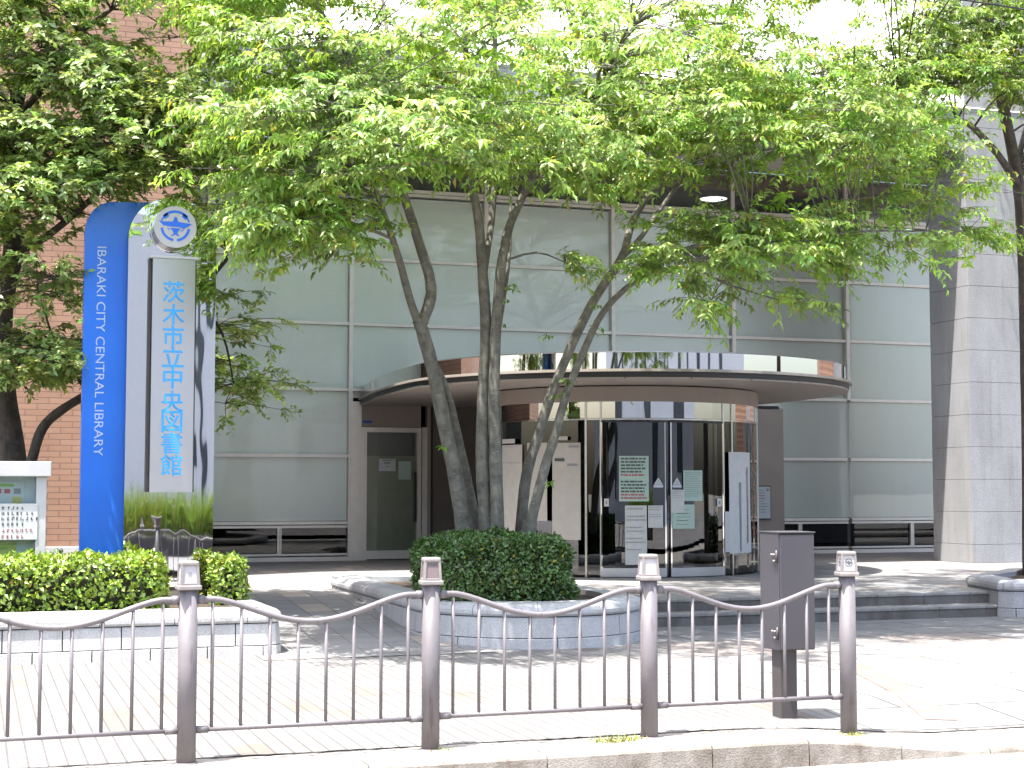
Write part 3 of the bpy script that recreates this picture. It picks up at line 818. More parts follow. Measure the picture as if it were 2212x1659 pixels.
drum_paper('paper_notice', 'long white paper with lengthwise folds on the right end of the glass drum', (1574, 976, 1619, 1195), M['paper'],
           [(0.42, 0.47, 0.3, 0.98, IS), (0.78, 0.83, 0.15, 0.9, IS)], DR + 0.016, wob=0.014)  # grey strips along the sheet put the folds' shade into colour
drum_paper('paper_notice', 'white paper strip at the far right edge of the drum glass, lower than its neighbour', (1566, 1105, 1584, 1193), M['paper'], [], DR + 0.02)
def sticker(px, label):
    a, z_ = on_drum(px, 1045, DR + 0.04); p = Vector((DC[0] + (DR + .042) * math.cos(a), DC[1] + (DR + .042) * math.sin(a), z_))
    t = Vector((-math.sin(a), math.cos(a), 0))
    pl = lambda u, v, d: tuple(p + t * u + Vector((0, 0, v)) + Vector((math.cos(a), math.sin(a), 0)) * d)
    mb = MB(); mb.prism([(-0.062, -0.012), (0.062, -0.012), (0, 0.085)], pl, 0.0, 0.002, M['white'])
    mb.prism([(-0.066, -0.05), (0.066, -0.05), (0.066, -0.014), (-0.066, -0.014)], pl, 0.0, 0.002, M['white'])
    o = mb.build('warning_sticker'); tag(o, label, 'sticker', 'door stickers')
    mk = MB(); mk.prism([(-0.062, -0.056), (0.066, -0.056), (0.066, -0.05), (-0.066, -0.05)], pl, 0.0021, 0.003, M['ink_blue'])
    mk.prism([(-0.066, -0.016), (0.066, -0.016), (0.066, -0.010), (-0.066, -0.010)], pl, 0.0022, 0.003, M['ink_blue'])
    mk.prism([(-0.03, 0.004), (0.03, 0.004), (0, 0.052)], pl, 0.0022, 0.003, M['ink_soft']); mk.prism([(-0.018, 0.010), (0.018, 0.010), (0, 0.038)], pl, 0.0031, 0.0034, M['white'])
    mk.build('print', o)
sticker(1422, 'triangular warning sticker on the left sliding door'); sticker(1462, 'triangular warning sticker on the right sliding door')
for px, lab in ((1310, 'tiny pale sticker at the outer edge of the left sliding door'), (1554, 'tiny pale sticker at the outer edge of the right sliding door')):
    o = drum_paper('door_sticker', lab, (px - 5, 1077, px + 5, 1094), M['paper'], [(0.3, 0.7, 0.3, 0.7, IS)], DR + 0.04, 'sticker'); o['group'] = 'door stickers'
# sheets on the side door
for (x0_, x1_, z0_, z1_, mt, lab, rw) in ((6.46, 6.75, 1.76, 1.97, M['paper'], 'white printed sheet on the side door glass', True), (6.80, 7.02, 1.62, 1.93, M['paper_green'], 'faded greenish sheet on the side door glass', False)):
    b = MB(); b.box(x0_, x1_, YF - 0.006, YF - 0.003, z0_, z1_, mt); o = b.build('paper_notice'); tag(o, lab, 'notice', 'papers on the side door')
    if rw:
        b = MB()
        for (u0, u1, v, h) in ((0.2, 0.85, .85, .05), (.3, .7, .62, .09), (.42, .6, .36, .05)): b.box(x0_ + (x1_ - x0_) * u0, x0_ + (x1_ - x0_) * u1, YF - 0.0085, YF - 0.0065, z0_ + (z1_ - z0_) * v, z0_ + (z1_ - z0_) * (v + h), M['ink'])
        b.build('print', o)
# lit lamps behind the top windows
for (px, py, lab) in ((502, 360, 'white glowing dish lamp hanging behind the top left window'), (1541, 430, 'white glowing dish lamp behind the top windows right of the tree')):
    c = aY(px, py, YF + 2.2); t = thing('ceiling_lamp', lab, 'lamp', tuple(c), 'lamps behind the top windows')
    b = MB(); b.lathe((c[0], c[1]), [(0.0, c[2] + 0.06), (0.12, c[2] + 0.055), (0.27, c[2] + 0.01), (0.28, c[2])], M['lamp'], 24); b.build('lamp_shade', t, fix=False)
    b = MB(); b.lathe((c[0], c[1]), [(0.275, c[2] + 0.003), (0.15, c[2] - 0.03), (0.0, c[2] - 0.04)], M['glow'], 24); b.build('diffuser', t, fix=False)
    MB().tube([(c[0], c[1], c[2] + 0.05), (c[0], c[1], 7.385)], 0.008, M['rubber'], 6).build('cord', t)

# ------------------------------------------------------------------ pylon sign
PY = Vector((1.80, 15.55)); PYAW = math.radians(0.0)
pax = Vector((math.cos(PYAW), math.sin(PYAW), 0)); pnx = Vector((math.sin(PYAW), -math.cos(PYAW), 0))
pyl = thing('pylon_sign', 'tall mirror steel pylon sign with blue board and vertical Japanese lettering', 'sign', (PY.x, PY.y, 0.36))
def pp(u, z, d): return tuple(Vector((PY.x, PY.y, 0)) + pax * u + pnx * d + Vector((0, 0, z)))
HW = 0.428; TOP = 4.335
arch = [(-HW, 0.3)] + [(HW * math.cos(a) * 1.0, TOP - HW * 0.98 + HW * 0.98 * math.sin(a)) for a in [math.pi - math.pi * i / 28 for i in range(29)]] + [(HW, 0.3)]
b = MB(); b.prism(arch, pp, -0.16, 0.0, M['mirror'], M['edge_steel']); b.build('steel_slab', pyl)
BL = -0.83
r = 0.27
blue = [(BL, 0.3)] + [(BL + r + r * math.cos(a), TOP - 0.04 - r * 1.15 + r * 1.15 * math.sin(a)) for a in [math.pi - math.pi / 2 * i / 12 for i in range(13)]] + [(-0.18, TOP - 0.02), (-0.18, 0.3)]
b = MB(); b.prism(blue, pp, -0.34, -0.20, M['blue'], M['blue']); bb = b.build('blue_board', pyl)
b = MB(); put_text(b, 'IBARAKI CITY CENTRAL LIBRARY', pp, -0.197, M['letter_white'], 0.125, 0, 0, 0)
# measure and fit the run of letters down the board
vx = np.array(b.v); 
b = MB()
vs, fs = text_polys('IBARAKI CITY CENTRAL LIBRARY')
ax_ = np.array(vs); w_ = ax_[:, 0].max() - ax_[:, 0].min(); capH = ax_[:, 1].max() - ax_[:, 1].min()
tz = aY(222, 533, 15.75)[2]; bz = aY(222, 985, 15.75)[2]
sc_ = (tz - bz) / w_; cap = 0.086 / capH
out = []
for x, y, _ in vs:
    x = x - (ax_[:, 0].min() + ax_[:, 0].max()) / 2; y = y - (ax_[:, 1].min() + ax_[:, 1].max()) / 2
    out.append(pp(-0.665 + y * cap, (tz + bz) / 2 - x * sc_, -0.197))
b.add(out, fs, M['letter_white']); b.build('lettering', bb)
# name panel, proud of the slab
NZ1, NZ0 = 3.705, 1.425
b = MB(); b.prism([(-0.205, NZ0), (0.205, NZ0), (0.205, NZ1), (-0.205, NZ1)], pp, 0.002, 0.14, M['brushed'], M['edge_steel'])
b.prism([(-0.235, NZ1 + 0.003), (0.235, NZ1 + 0.003), (0.235, NZ1 + 0.025), (-0.235, NZ1 + 0.025)], pp, 0.002, 0.155, M['white'])
b.prism([(-0.236, NZ0), (-0.209, NZ0), (-0.209, NZ1), (-0.236, NZ1)], pp, 0.003, 0.05, M['pole_grey']); b.prism([(0.212, NZ0), (0.228, NZ0), (0.228, NZ1), (0.212, NZ1)], pp, 0.003, 0.05, M['pole_grey'])
npn = b.build('name_panel', pyl)
b = MB()
for ch, py in zip('茨木市立中央図書館', (630, 679, 725, 770, 816, 867, 911, 957, 1004)):
    z_ = aY(374, py, 15.4)[2]
    vs, fs = text_polys(ch); a_ = np.array(vs); cx_, cy_ = (a_[:, :2].min(0) + a_[:, :2].max(0)) / 2; wv = (a_[:, :2].max(0) - a_[:, :2].min(0))
    s_ = 0.205 / max(wv[0], wv[1])
    for dx, dz in ((0, 0), (0.003, 0), (-0.003, 0), (0, 0.003), (0, -0.003)):
        b.add([pp((x - cx_) * s_ + dx, z_ + (y - cy_) * s_ + dz, 0.1425 + 0.0004 * (abs(dx) + abs(dz)) * 100 + 0.0002 * (dx > 0) + 0.0003 * (dz > 0)) for x, y, _ in vs], fs, M['letter_blue'])
b.build('lettering', npn, fix=False)
# city emblem disc
EM = (0.0, 4.015); ER = 0.205
def circ(r, n=40, cx=0, cy=0): return [(cx + r * math.cos(2 * math.pi * i / n), cy + r * math.sin(2 * math.pi * i / n)) for i in range(n)]
b = MB(); b.prism([(EM[0] + x, EM[1] + y) for x, y in circ(0.228)], pp, 0.002, 0.05, M['mirror'], M['mirror'], True)
b.prism([(EM[0] + x, EM[1] + y) for x, y in circ(ER)], pp, 0.051, 0.18, M['white'], M['dark_reflection_side'], True); ds = b.build('emblem_disc', pyl)
def emblem(mb, place, d, cx, cy, s, mat):
    """city mark drawn in units of its disc radius"""
    k = 1 / 570.0
    def ring(a0, a1, r0, r1, n=14):
        for i in range(n):
            t0 = math.radians(a0 + (a1 - a0) * i / n); t1 = math.radians(a0 + (a1 - a0) * (i + 1) / n)
            q = [(r0 * math.cos(t0), r0 * math.sin(t0)), (r1 * math.cos(t0), r1 * math.sin(t0)), (r1 * math.cos(t1), r1 * math.sin(t1)), (r0 * math.cos(t1), r0 * math.sin(t1))]
            mb.add([place(cx + x * s * k, cy + y * s * k, d) for x, y in q], [(0, 1, 2, 3)], mat)
    ring(42, 138, 385, 455); ring(120, 142, 330, 440, 3); ring(38, 60, 330, 440, 3); ring(142, 158, 380, 420, 3); ring(22, 38, 380, 420, 3)
    ring(186, 262, 330, 400); ring(278, 354, 330, 400)
    def poly(p): mb.add([place(cx + (x - 840) * s * k, cy + (850 - y) * s * k, d + 0.0004) for x, y in p], [tuple(range(len(p)))], mat)
    poly([(390, 690), (520, 715), (770, 705), (770, 845), (700, 845), (520, 825)]); poly([(910, 705), (1290, 755), (1060, 900), (990, 862), (910, 848)])
    poly([(770, 705), (808, 600), (850, 560), (890, 600), (910, 705), (910, 848), (770, 845)])
    poly([(690, 880), (990, 888), (925, 960), (892, 1030), (800, 1030), (770, 960)]); poly([(800, 1030), (892, 1030), (960, 1095), (930, 1110), (842, 1060), (750, 1110), (720, 1095)])
    poly([(610, 875), (650, 885), (700, 940), (670, 950)]); poly([(1060, 905), (1075, 920), (1000, 975), (985, 955)])
b = MB(); emblem(b, pp, 0.1825, EM[0], EM[1], ER, M['emblem_blue']); b.build('emblem', ds, fix=False)

# ------------------------------------------------------------------ notice case at the left
nc = thing('notice_case', 'grey metal notice case with posters behind glass beside the blue pylon', 'notice board', (-0.3, 14.75, 0.36))
b = MB(); b.box(-1.25, 0.645, 14.55, 14.78, 1.565, 1.70, M['board_metal'], 0.008); b.build('hood', nc)
b = MB()
for xx in (0.52, -1.2): b.box(xx, xx + 0.09, 14.60, 14.74, 0.36, 1.565, M['board_metal'], 0.006)
b.box(-1.11, 0.52, 14.60, 14.74, 0.62, 0.70, M['board_metal']); b.build('frame', nc)
MB().box(-1.11, 0.52, 14.71, 14.735, 0.70, 1.565, M['paper_pale']).build('backboard', nc)
MB().box(-1.11, 0.52, 14.615, 14.62, 0.70, 1.565, M['glass_case']).build('glass', nc)
b = MB(); b.box(-0.25, 0.42, 14.70, 14.706, 1.12, 1.52, M['paper_pale']); o = b.build('poster', nc)
b = MB()
b.box(-0.2, 0.33, 14.697, 14.699, 1.475, 1.50, M['ink_green'])
for k in range(7): b.box(-0.2 + k * .075, -0.15 + k * .075, 14.697, 14.699, 1.415, 1.455, M['ink_red'])
b.box(0.33, 0.39, 14.697, 14.699, 1.41, 1.46, M['ink_soft']); b.box(0.32, 0.40, 14.697, 14.699, 1.13, 1.385, M['paper_yellow']); b.box(-0.22, 0.24, 14.697, 14.699, 1.13, 1.28, M['paper_yellow']); b.box(-0.22, 0.2, 14.697, 14.699, 1.36, 1.375, M['ink_green'])
for k in range(3): b.box(-0.2, 0.18, 14.695, 14.6965, 1.15 + k * .04, 1.158 + k * .04, M['ink_green'])
b.build('print', o)
b = MB(); b.box(-0.25, 0.36, 14.70, 14.706, 0.72, 0.98, M['paper_yellow']); o = b.build('poster', nc)
b = MB()
for z_, x0_, x1_ in ((0.955, -0.25, 0.36), (0.915, 0.08, 0.29), (0.845, 0.0, 0.22), (0.815, 0.02, 0.25), (0.785, 0.04, 0.2)): b.box(x0_, x1_, 14.697, 14.699, z_, z_ + 0.016, M['ink_green'])
b.build('print', o)
b = MB(); b.box(-0.45, 0.535, 14.592, 14.596, 1.005, 1.325, M['paper']); o = b.build('paper_notice'); tag(o, 'white sheet with black and pink text taped across the notice case', 'notice', 'papers on the notice case')
b = MB(); rr = random.Random(4)
for k, (z_, mt, e) in enumerate(((1.285, I, 0.43), (1.237, I, 0.51), (1.19, I, 0.52), (1.142, I, 0.41), (1.087, IR, 0.51), (1.032, IR, 0.42))):
    x = -0.42
    while x < e:
        c = random.Random(k * 31 + int(x * 1000)); wd = 0.030
        for _ in range(4):
            hx = c.uniform(0, .018); hz = c.uniform(-.014, .012)
            if c.random() < .5: b.box(x + hx, x + hx + 0.012, 14.5893, 14.5915, z_ + hz, z_ + hz + .004, mt)
            else: b.box(x + hx, x + hx + .0045, 14.5893, 14.5915, z_ - .014, z_ + .014, mt)
        x += 0.0405
b.build('print', o)

# ------------------------------------------------------------------ fence along the kerb
fen = thing('guard_fence', 'taupe steel roadside fence with dipping top rails and lantern topped posts', 'fence', (3, 8.507, 0))
PX = [1.093 - 1.349 * 2, 1.093 - 1.349, 1.093, 2.443, 3.780, 5.118]
FY = 8.507
def post(x, k):
    zb = dip(x, FY) - 0.03
    b = MB(); b.tube([(x, FY, zb), (x, FY, 0.915)], 0.051, M['taupe'], 28)
    b.tube([(x, FY, zb), (x, FY, zb + 0.034)], 0.058, M['taupe'], 28)
    p = b.build('post', fen)
    yaw = {2: 0.06, 3: -0.10, 4: -0.14, 5: -0.52 + 0.30}.get(k, 0.0)
    ca, sa = math.cos(yaw), math.sin(yaw)
    X = Matrix(((ca, -sa, 0, x), (sa, ca, 0, FY), (0, 0, 1, 0), (0, 0, 0, 1)))
    c = MB()
    c.box(-.062, .062, -.062, .062, 0.915, 0.94, M['cap_metal'], 0.006, X)
    w0, w1 = 0.053, 0.046
    fr = lambda z_: w0 + (w1 - w0) * (z_ - 0.94) / 0.12
    for sx in (-1, 1):
        for sy in (-1, 1):
            vs = []
            for z_ in (0.94, 1.052):
                W = fr(z_)
                vs += [(sx * W, sy * W, z_), (sx * (W - .014), sy * W, z_), (sx * (W - .014), sy * (W - .014), z_), (sx * W, sy * (W - .014), z_)]
            vs = [tuple(X @ Vector(v)) for v in vs]
            c.add(vs, [(0, 1, 2, 3), (7, 6, 5, 4), (0, 4, 5, 1), (1, 5, 6, 2), (2, 6, 7, 3), (3, 7, 4, 0)], M['cap_metal'])
    c.box(-.052, .052, -.052, .052, 0.9402, 0.952, M['cap_metal'], 0.002, X)
    c.box(-.049, .049, -.049, .049, 1.042, 1.068, M['cap_metal'], 0.009, X)
    lens = M['lens_brown'] if k == 3 else M['lens']
    for q in range(4):
        a = q * math.pi / 2; Rm = X @ Matrix.Rotation(a, 4, 'Z')
        vs = [(-.040, -(fr(.952) - .006), .952), (.040, -(fr(.952) - .006), .952), (.034, -(fr(1.042) - .006), 1.042), (-.034, -(fr(1.042) - .006), 1.042)]
        c.add([tuple(Rm @ Vector(v)) for v in vs], [(0, 1, 2, 3)], lens)
        if k == 5 or (k == 2 and q == 0):
            pl = lambda u, v, d, Rm=Rm: tuple(Rm @ Vector((u, -(fr(v) - .006) - d, v)))
            emblem(c, pl, 0.0012, 0, 0.998, 0.034 if k == 5 else 0.016, M['ink'] if k == 5 else M['ink_soft'])
        if k == 3 and q == 0:
            vs = [(-.026, -(fr(1.03) - .004), 1.024), (.026, -(fr(1.03) - .004), 1.024), (.026, -(fr(1.03) - .004), 1.034), (-.026, -(fr(1.03) - .004), 1.034)]
            c.add([tuple(Rm @ Vector(v)) for v in vs], [(0, 1, 2, 3)], M['ink'])
    c.build('lamp_cap', p, fix=False)
for k, x in enumerate(PX): post(x, k)
def rail_z(t, x):
    """height of the top rail at fraction t along a panel"""
    a = 0.10
    if t < a or t > 1 - a: return 0.862
    u = (t - a) / (1 - 2 * a); 
    s = 0.5 - 0.5 * math.cos(2 * math.pi * u)
    return 0.862 - 0.132 * (s ** 0.72)
for k in range(len(PX) - 1):
    xa, xb = PX[k], PX[k + 1]; L = xb - xa
    b = MB(); pts = [(xa + L * t, FY, rail_z(t, 0)) for t in [0.045 + 0.91 * i / 48 for i in range(49)]]
    b.tube(pts, 0.0165, M['taupe'], 12)
    for xe, s in ((xa, 1), (xb, -1)): b.tube([(xe + s * .045, FY, 0.862), (xe + s * .085, FY, 0.862)], 0.022, M['taupe'], 12); b.box(min(xe + s * .04, xe + s * .11), max(xe + s * .04, xe + s * .11), FY + .012, FY + .026, 0.835, 0.855, M['taupe'])
    b.build('top_rail', fen)
    zb = lambda t: 0.172 + 0.008 * (k >= 3)
    b = MB(); b.tube([(xa + .045, FY, zb(0)), (xb - .045, FY, zb(1))], 0.0135, M['taupe'], 10)
    for xe, s in ((xa, 1), (xb, -1)): b.tube([(xe + s * .045, FY, zb(0)), (xe + s * .115, FY, zb(0))], 0.020, M['taupe'], 10)
    b.build('bottom_rail', fen)
    for j in range(8):
        t = (j + 1) / 9; t = 0.5 + (t - 0.5) * 1.035; x = xa + L * t
        if x < -0.9 and k == 0: continue
        MB().tube([(x, FY, zb(0) + .006), (x, FY, rail_z(t, 0) - .006)], 0.0098, M['taupe'], 8).build('baluster', fen)

# ------------------------------------------------------------------ grey cabinet on a pole
cb = thing('control_cabinet', 'dark grey steel cabinet with side hinges on a square pole behind the fence', 'cabinet', (4.98, 8.95, 0))
zc0, zc1 = 0.42, 1.17
b = MB(); b.box(4.885, 5.145, 8.95, 9.20, zc0, zc1, M['box_grey'], 0.005); b.build('cabinet', cb)
b = MB(); b.box(4.892, 5.138, 8.934, 8.949, zc0 + 0.008, zc1 - 0.012, M['box_grey'], 0.004); b.build('door', cb)
b = MB(); b.box(4.881, 5.149, 8.931, 9.204, zc1, zc1 + 0.008, M['box_grey'], 0.002); b.build('lid', cb)
for z_ in (zc0 + 0.10, zc1 - 0.16):
    b = MB(); b.tube([(4.876, 8.957, z_ - .03), (4.876, 8.957, z_ + .05)], 0.008, M['pole_grey'], 10)
    for q in (0, 1): b.tube([(4.880, 8.985 + .03 * q, z_ + .02), (4.866, 8.985 + .03 * q, z_ + .02)], 0.008, M['cap_metal'], 8)
    b.tube([(4.880, 8.985, z_ - .02), (4.866, 8.985, z_ - .02)], 0.008, M['cap_metal'], 8); b.build('hinge', cb)
b = MB(); b.box(4.915, 5.035, 8.99, 9.11, -0.02, zc0, M['pole_grey'], 0.006); b.build('pole', cb)

# ------------------------------------------------------------------ leaves
class Leaves:
    def __init__(s): s.B = []; s.D = []; s.Nn = []; s.L = []; s.W = []; s.C = []
    def add(s, base, d, n, L, W, c):
        s.B.append(base); s.D.append(d); s.Nn.append(n); s.L.append(L); s.W.append(W); s.C.append(c)
    def build(s, name, parent, mat, fold=0.25, droop=0.2):
        B = np.concatenate(s.B); D = np.concatenate(s.D); Nn = np.concatenate(s.Nn); L = np.concatenate(s.L)[:, None]; W = np.concatenate(s.W)[:, None]; C = np.concatenate(s.C)
        D = D / np.linalg.norm(D, axis=1, keepdims=True)
        Nn = Nn - D * (Nn * D).sum(1, keepdims=True); Nn = Nn / (np.linalg.norm(Nn, axis=1, keepdims=True) + 1e-9)
        Sd = np.cross(D, Nn)
        m = B + D * L * 0.48 - Nn * L * 0.02
        tip = B + D * L * 0.98 - Nn * L * droop
        l = B + D * L * 0.42 + Sd * W * 0.5 + Nn * W * fold; r_ = B + D * L * 0.42 - Sd * W * 0.5 + Nn * W * fold
        n = len(B)
        V = np.stack([B, l, m, r_, tip], 1).reshape(-1, 3)
        org = np.array(parent_loc(parent)) if parent else np.zeros(3)
        V = V - org
        i = np.arange(n)[:, None] * 5
        Fq = np.concatenate([i + np.array([[0, 2, 1]]), i + np.array([[0, 3, 2]]), i + np.array([[1, 2, 4]]), i + np.array([[2, 3, 4]])], 1).reshape(-1, 3)
        me = bpy.data.meshes.new(name)
        me.vertices.add(len(V)); me.vertices.foreach_set('co', V.astype(np.float32).ravel())
        nf = len(Fq); me.loops.add(nf * 3); me.loops.foreach_set('vertex_index', Fq.astype(np.int32).ravel())
        me.polygons.add(nf); me.polygons.foreach_set('loop_start', np.arange(nf, dtype=np.int32) * 3)
        at = me.color_attributes.new('Col', 'FLOAT_COLOR', 'POINT')
        cc = np.concatenate([np.repeat(C, 5, 0), np.ones((n * 5, 1))], 1)
        at.data.foreach_set('color', cc.astype(np.float32).ravel())
        me.materials.append(mat); me.update(); me.validate()
        o = bpy.data.objects.new(name, me); COL.objects.link(o)
        if parent: o.parent = parent
        return o
def leaf_colors(n, base, var, yellow=0.0):
    c = np.array(base)[None, :] * (1 + rng.normal(0, var, (n, 1)))
    c = c * (1 + rng.normal(0, 0.07, (n, 3)))
    if yellow:
        k = rng.random(n) < yellow; c[k] = np.array([0.36, 0.30, 0.05]) * (0.8 + 0.4 * rng.random((k.sum(), 1)))
    return np.clip(c, 0.005, 0.9)
def fan(lv, twigs, p, out, n_tw, n_leaf, tw_len, L, W, base, var, yellow, droop, flat=0.35):
    """one spray: a few twigs fanned out flat from p, leaves alternating along each"""
    out = np.array(out) / (np.linalg.norm(out) + 1e-9)
    tint = np.clip(1 + rng.normal(0, 0.2), 0.55, 1.5) * np.array([1 + rng.normal(0, .07), 1, 1 + rng.normal(0, .15)])
    for _ in range(n_tw):
        d = out + rng.normal(0, 0.55, 3) * np.array([1, 1, flat]); d[2] -= 0.12; d /= np.linalg.norm(d)
        ln = tw_len * rng.uniform(0.6, 1.15)
        t = (np.arange(n_leaf) + 0.6) / n_leaf
        pos = p + d * ln * t[:, None] + np.array([0, 0, -0.16 * ln]) * (t ** 2)[:, None]
        pos = pos + rng.normal(0, 0.007, pos.shape)
        side = np.cross(d, [0, 0, 1]); side /= np.linalg.norm(side) + 1e-9
        sg = np.where(np.arange(n_leaf) % 2 == 0, 1, -1)[:, None]
        ld_ = d * 0.55 + side * sg * 0.75 + np.array([0, 0, -1]) * (droop + rng.normal(0, 0.28, (n_leaf, 1))) + rng.normal(0, 0.22, (n_leaf, 3))
        nn_ = np.array([0, 0, 0.85]) + out * np.array([0.55, 0.55, 0]) + rng.normal(0, 0.36, (n_leaf, 3))
        sz = rng.uniform(0.65, 1.2, n_leaf)
        lv.add(pos, ld_, nn_, L * sz, W * sz * rng.uniform(0.85, 1.15, n_leaf), leaf_colors(n_leaf, np.array(base) * tint, var, yellow))
        if twigs is not None:
            twigs.append((p, p + d * ln * 0.5 + np.array([0, 0, -0.03 * ln]), p + d * ln * 0.95 + np.array([0, 0, -0.14 * ln])))
def catmull(P, sub=4):
    P = [np.array(p, float) for p in P]; out = []
    for i in range(len(P) - 1):
        p0 = P[max(0, i - 1)]; p1 = P[i]; p2 = P[i + 1]; p3 = P[min(len(P) - 1, i + 2)]
        for k in range(sub):
            t = k / sub
            out.append(0.5 * ((2 * p1) + (p2 - p0) * t + (2 * p0 - 5 * p1 + 4 * p2 - p3) * t * t + (3 * p1 - p0 - 3 * p2 + p3) * t ** 3))
    out.append(P[-1]); return out
def limb(mb, pts, r0, r1, mat, n=8, sub=4, jit=0.05, wob=0.0):
    C = catmull(pts, sub); m = len(C)
    if wob:
        for i in range(1, m - 1): C[i] = C[i] + rng.normal(0, wob, 3)
    mb.tube([tuple(c) for c in C], [r0 + (r1 - r0) * i / (m - 1) for i in range(m)], mat, n, True, True, jit)
    return C
def in_ell(x, y, E):
    return any(((x - a) / c) ** 2 + ((y - b_) / d_) ** 2 < 1 for a, b_, c, d_ in E)
def grow(tree, name, stems, bark, ell, holes, n_sprays, Yc, Yd, spray, trunk_nodes_extra=(), limbs=True, colf=None, seed=1):
    """trunk from measured stems, then sprays through the crown volume, each carried by a limb or twig"""
    tb = MB(); nodes = []
    for pts, r0, r1 in stems:
        P3 = []; lastY = None
        for q in pts:
            Y = q[2] if len(q) > 2 else lastY
            lastY = Y; P3.append(aY(q[0], q[1], Y))
        C = limb(tb, P3, r0, r1, bark, 10, 4, 0.06)
        m = len(C)
        for i, c in enumerate(C):
            if i > m * 0.35: nodes.append((c, r0 + (r1 - r0) * i / (m - 1)))
    lv = Leaves(); tw = []
    ws = np.array([e[2] * e[3] * (e[6] if len(e) > 6 else 1.0) for e in ell]); ws = ws / ws.sum()
    rr = np.random.default_rng(seed); made = 0; centers = []
    NP = np.array([c for c, _ in nodes])
    tries = 0
    per = 12; labs = []; cl = 0; cen = []
    while made < n_sprays and tries < n_sprays:
        tries += 1
        e = ell[rr.choice(len(ell), p=ws)]
        u = rr.normal(0, 0.50, 2)
        if (u ** 2).sum() > 1: continue
        px, py = e[0] + u[0] * e[2], e[1] + u[1] * e[3]
        if in_ell(px, py, holes): continue
        yc = e[4] if len(e) > 4 and e[4] else Yc; yd = e[5] if len(e) > 5 and e[5] else Yd
        Y = yc + rr.uniform(-1, 1) * yd * math.sqrt(max(0.05, 1 - (u ** 2).sum()))
        small = min(1.0, e[3] * 0.0047 / 0.22); k_n = max(3, int(per * rr.uniform(0.6, 1.4) * max(.35, small)))
        c0 = aY(px, py, Y); any_ = False
        for _ in range(k_n):
            p = c0 + rr.normal(0, 1, 3) * np.array([0.30, 0.30, 0.085]) * max(.5, small)
            dv = p - _C; fw = dv @ _F; rt = dv @ _R
            qx = 1106 + FPX * rt / fw; qy = 1057 - FPX * (p[2] - EYE) / fw
            if in_ell(qx, qy, holes) and rr.random() < 0.9: continue
            if name == 'camphor' and 150 < qx < 490 and qy > 410 and p[1] < 16.5: continue
            d2 = ((NP - p) ** 2).sum(1); q = NP[d2.argmin()]
            out = p - q; out[2] *= 0.25
            ax = p - aY(1090, 400, Yc) if name == 'zelkova' else p - q
            loc_ = p - c0
            out = out / (np.linalg.norm(out) + .01) * 0.6 + np.array([ax[0], ax[1], 0]) / (np.hypot(ax[0], ax[1]) + .01) * 0.5 + np.array([loc_[0], loc_[1], 0]) * 1.6
            spray(lv, tw, p, out); centers.append(p); labs.append(cl); made += 1; any_ = True
        if any_: cen.append(c0); cl += 1
    # limbs: cluster spray centres and lead a limb to each cluster from the nearest stem, twigs on from there
    Cn = np.array(centers)
    if limbs:
        lab = np.array(labs); K = cl
        for k in range(K):
            d2 = ((NP - cen[k]) ** 2); sc = d2[:, 0] + d2[:, 1] + 1.6 * np.where(NP[:, 2] > cen[k][2] - 0.1, d2[:, 2] * 3, d2[:, 2])
            j = sc.argmin(); q, r = nodes[j]; L = np.linalg.norm(cen[k] - q)
            r0 = min(r * 0.6, 0.010 + 0.008 * L)
            mid = q + (cen[k] - q) * 0.45 + np.array([0, 0, 0.10 * L]) + rr.normal(0, 0.05 * L, 3)
            limb(tb, [q, mid, cen[k]], r0, 0.005, bark, 5, 3, 0.0)
            for p in Cn[lab == k]:
                tb.tube([tuple(cen[k]), tuple((cen[k] + p) / 2 + np.array([0, 0, .02])), tuple(p)], [0.0045, 0.0035, 0.0025], bark, 4, False)
    for a, b_, c in tw:
        tb.tube([tuple(a), tuple(b_), tuple(c)], [0.0028, 0.002, 0.001], bark, 3, False)
    tb.build('trunk', tree, fix=False)
    return lv
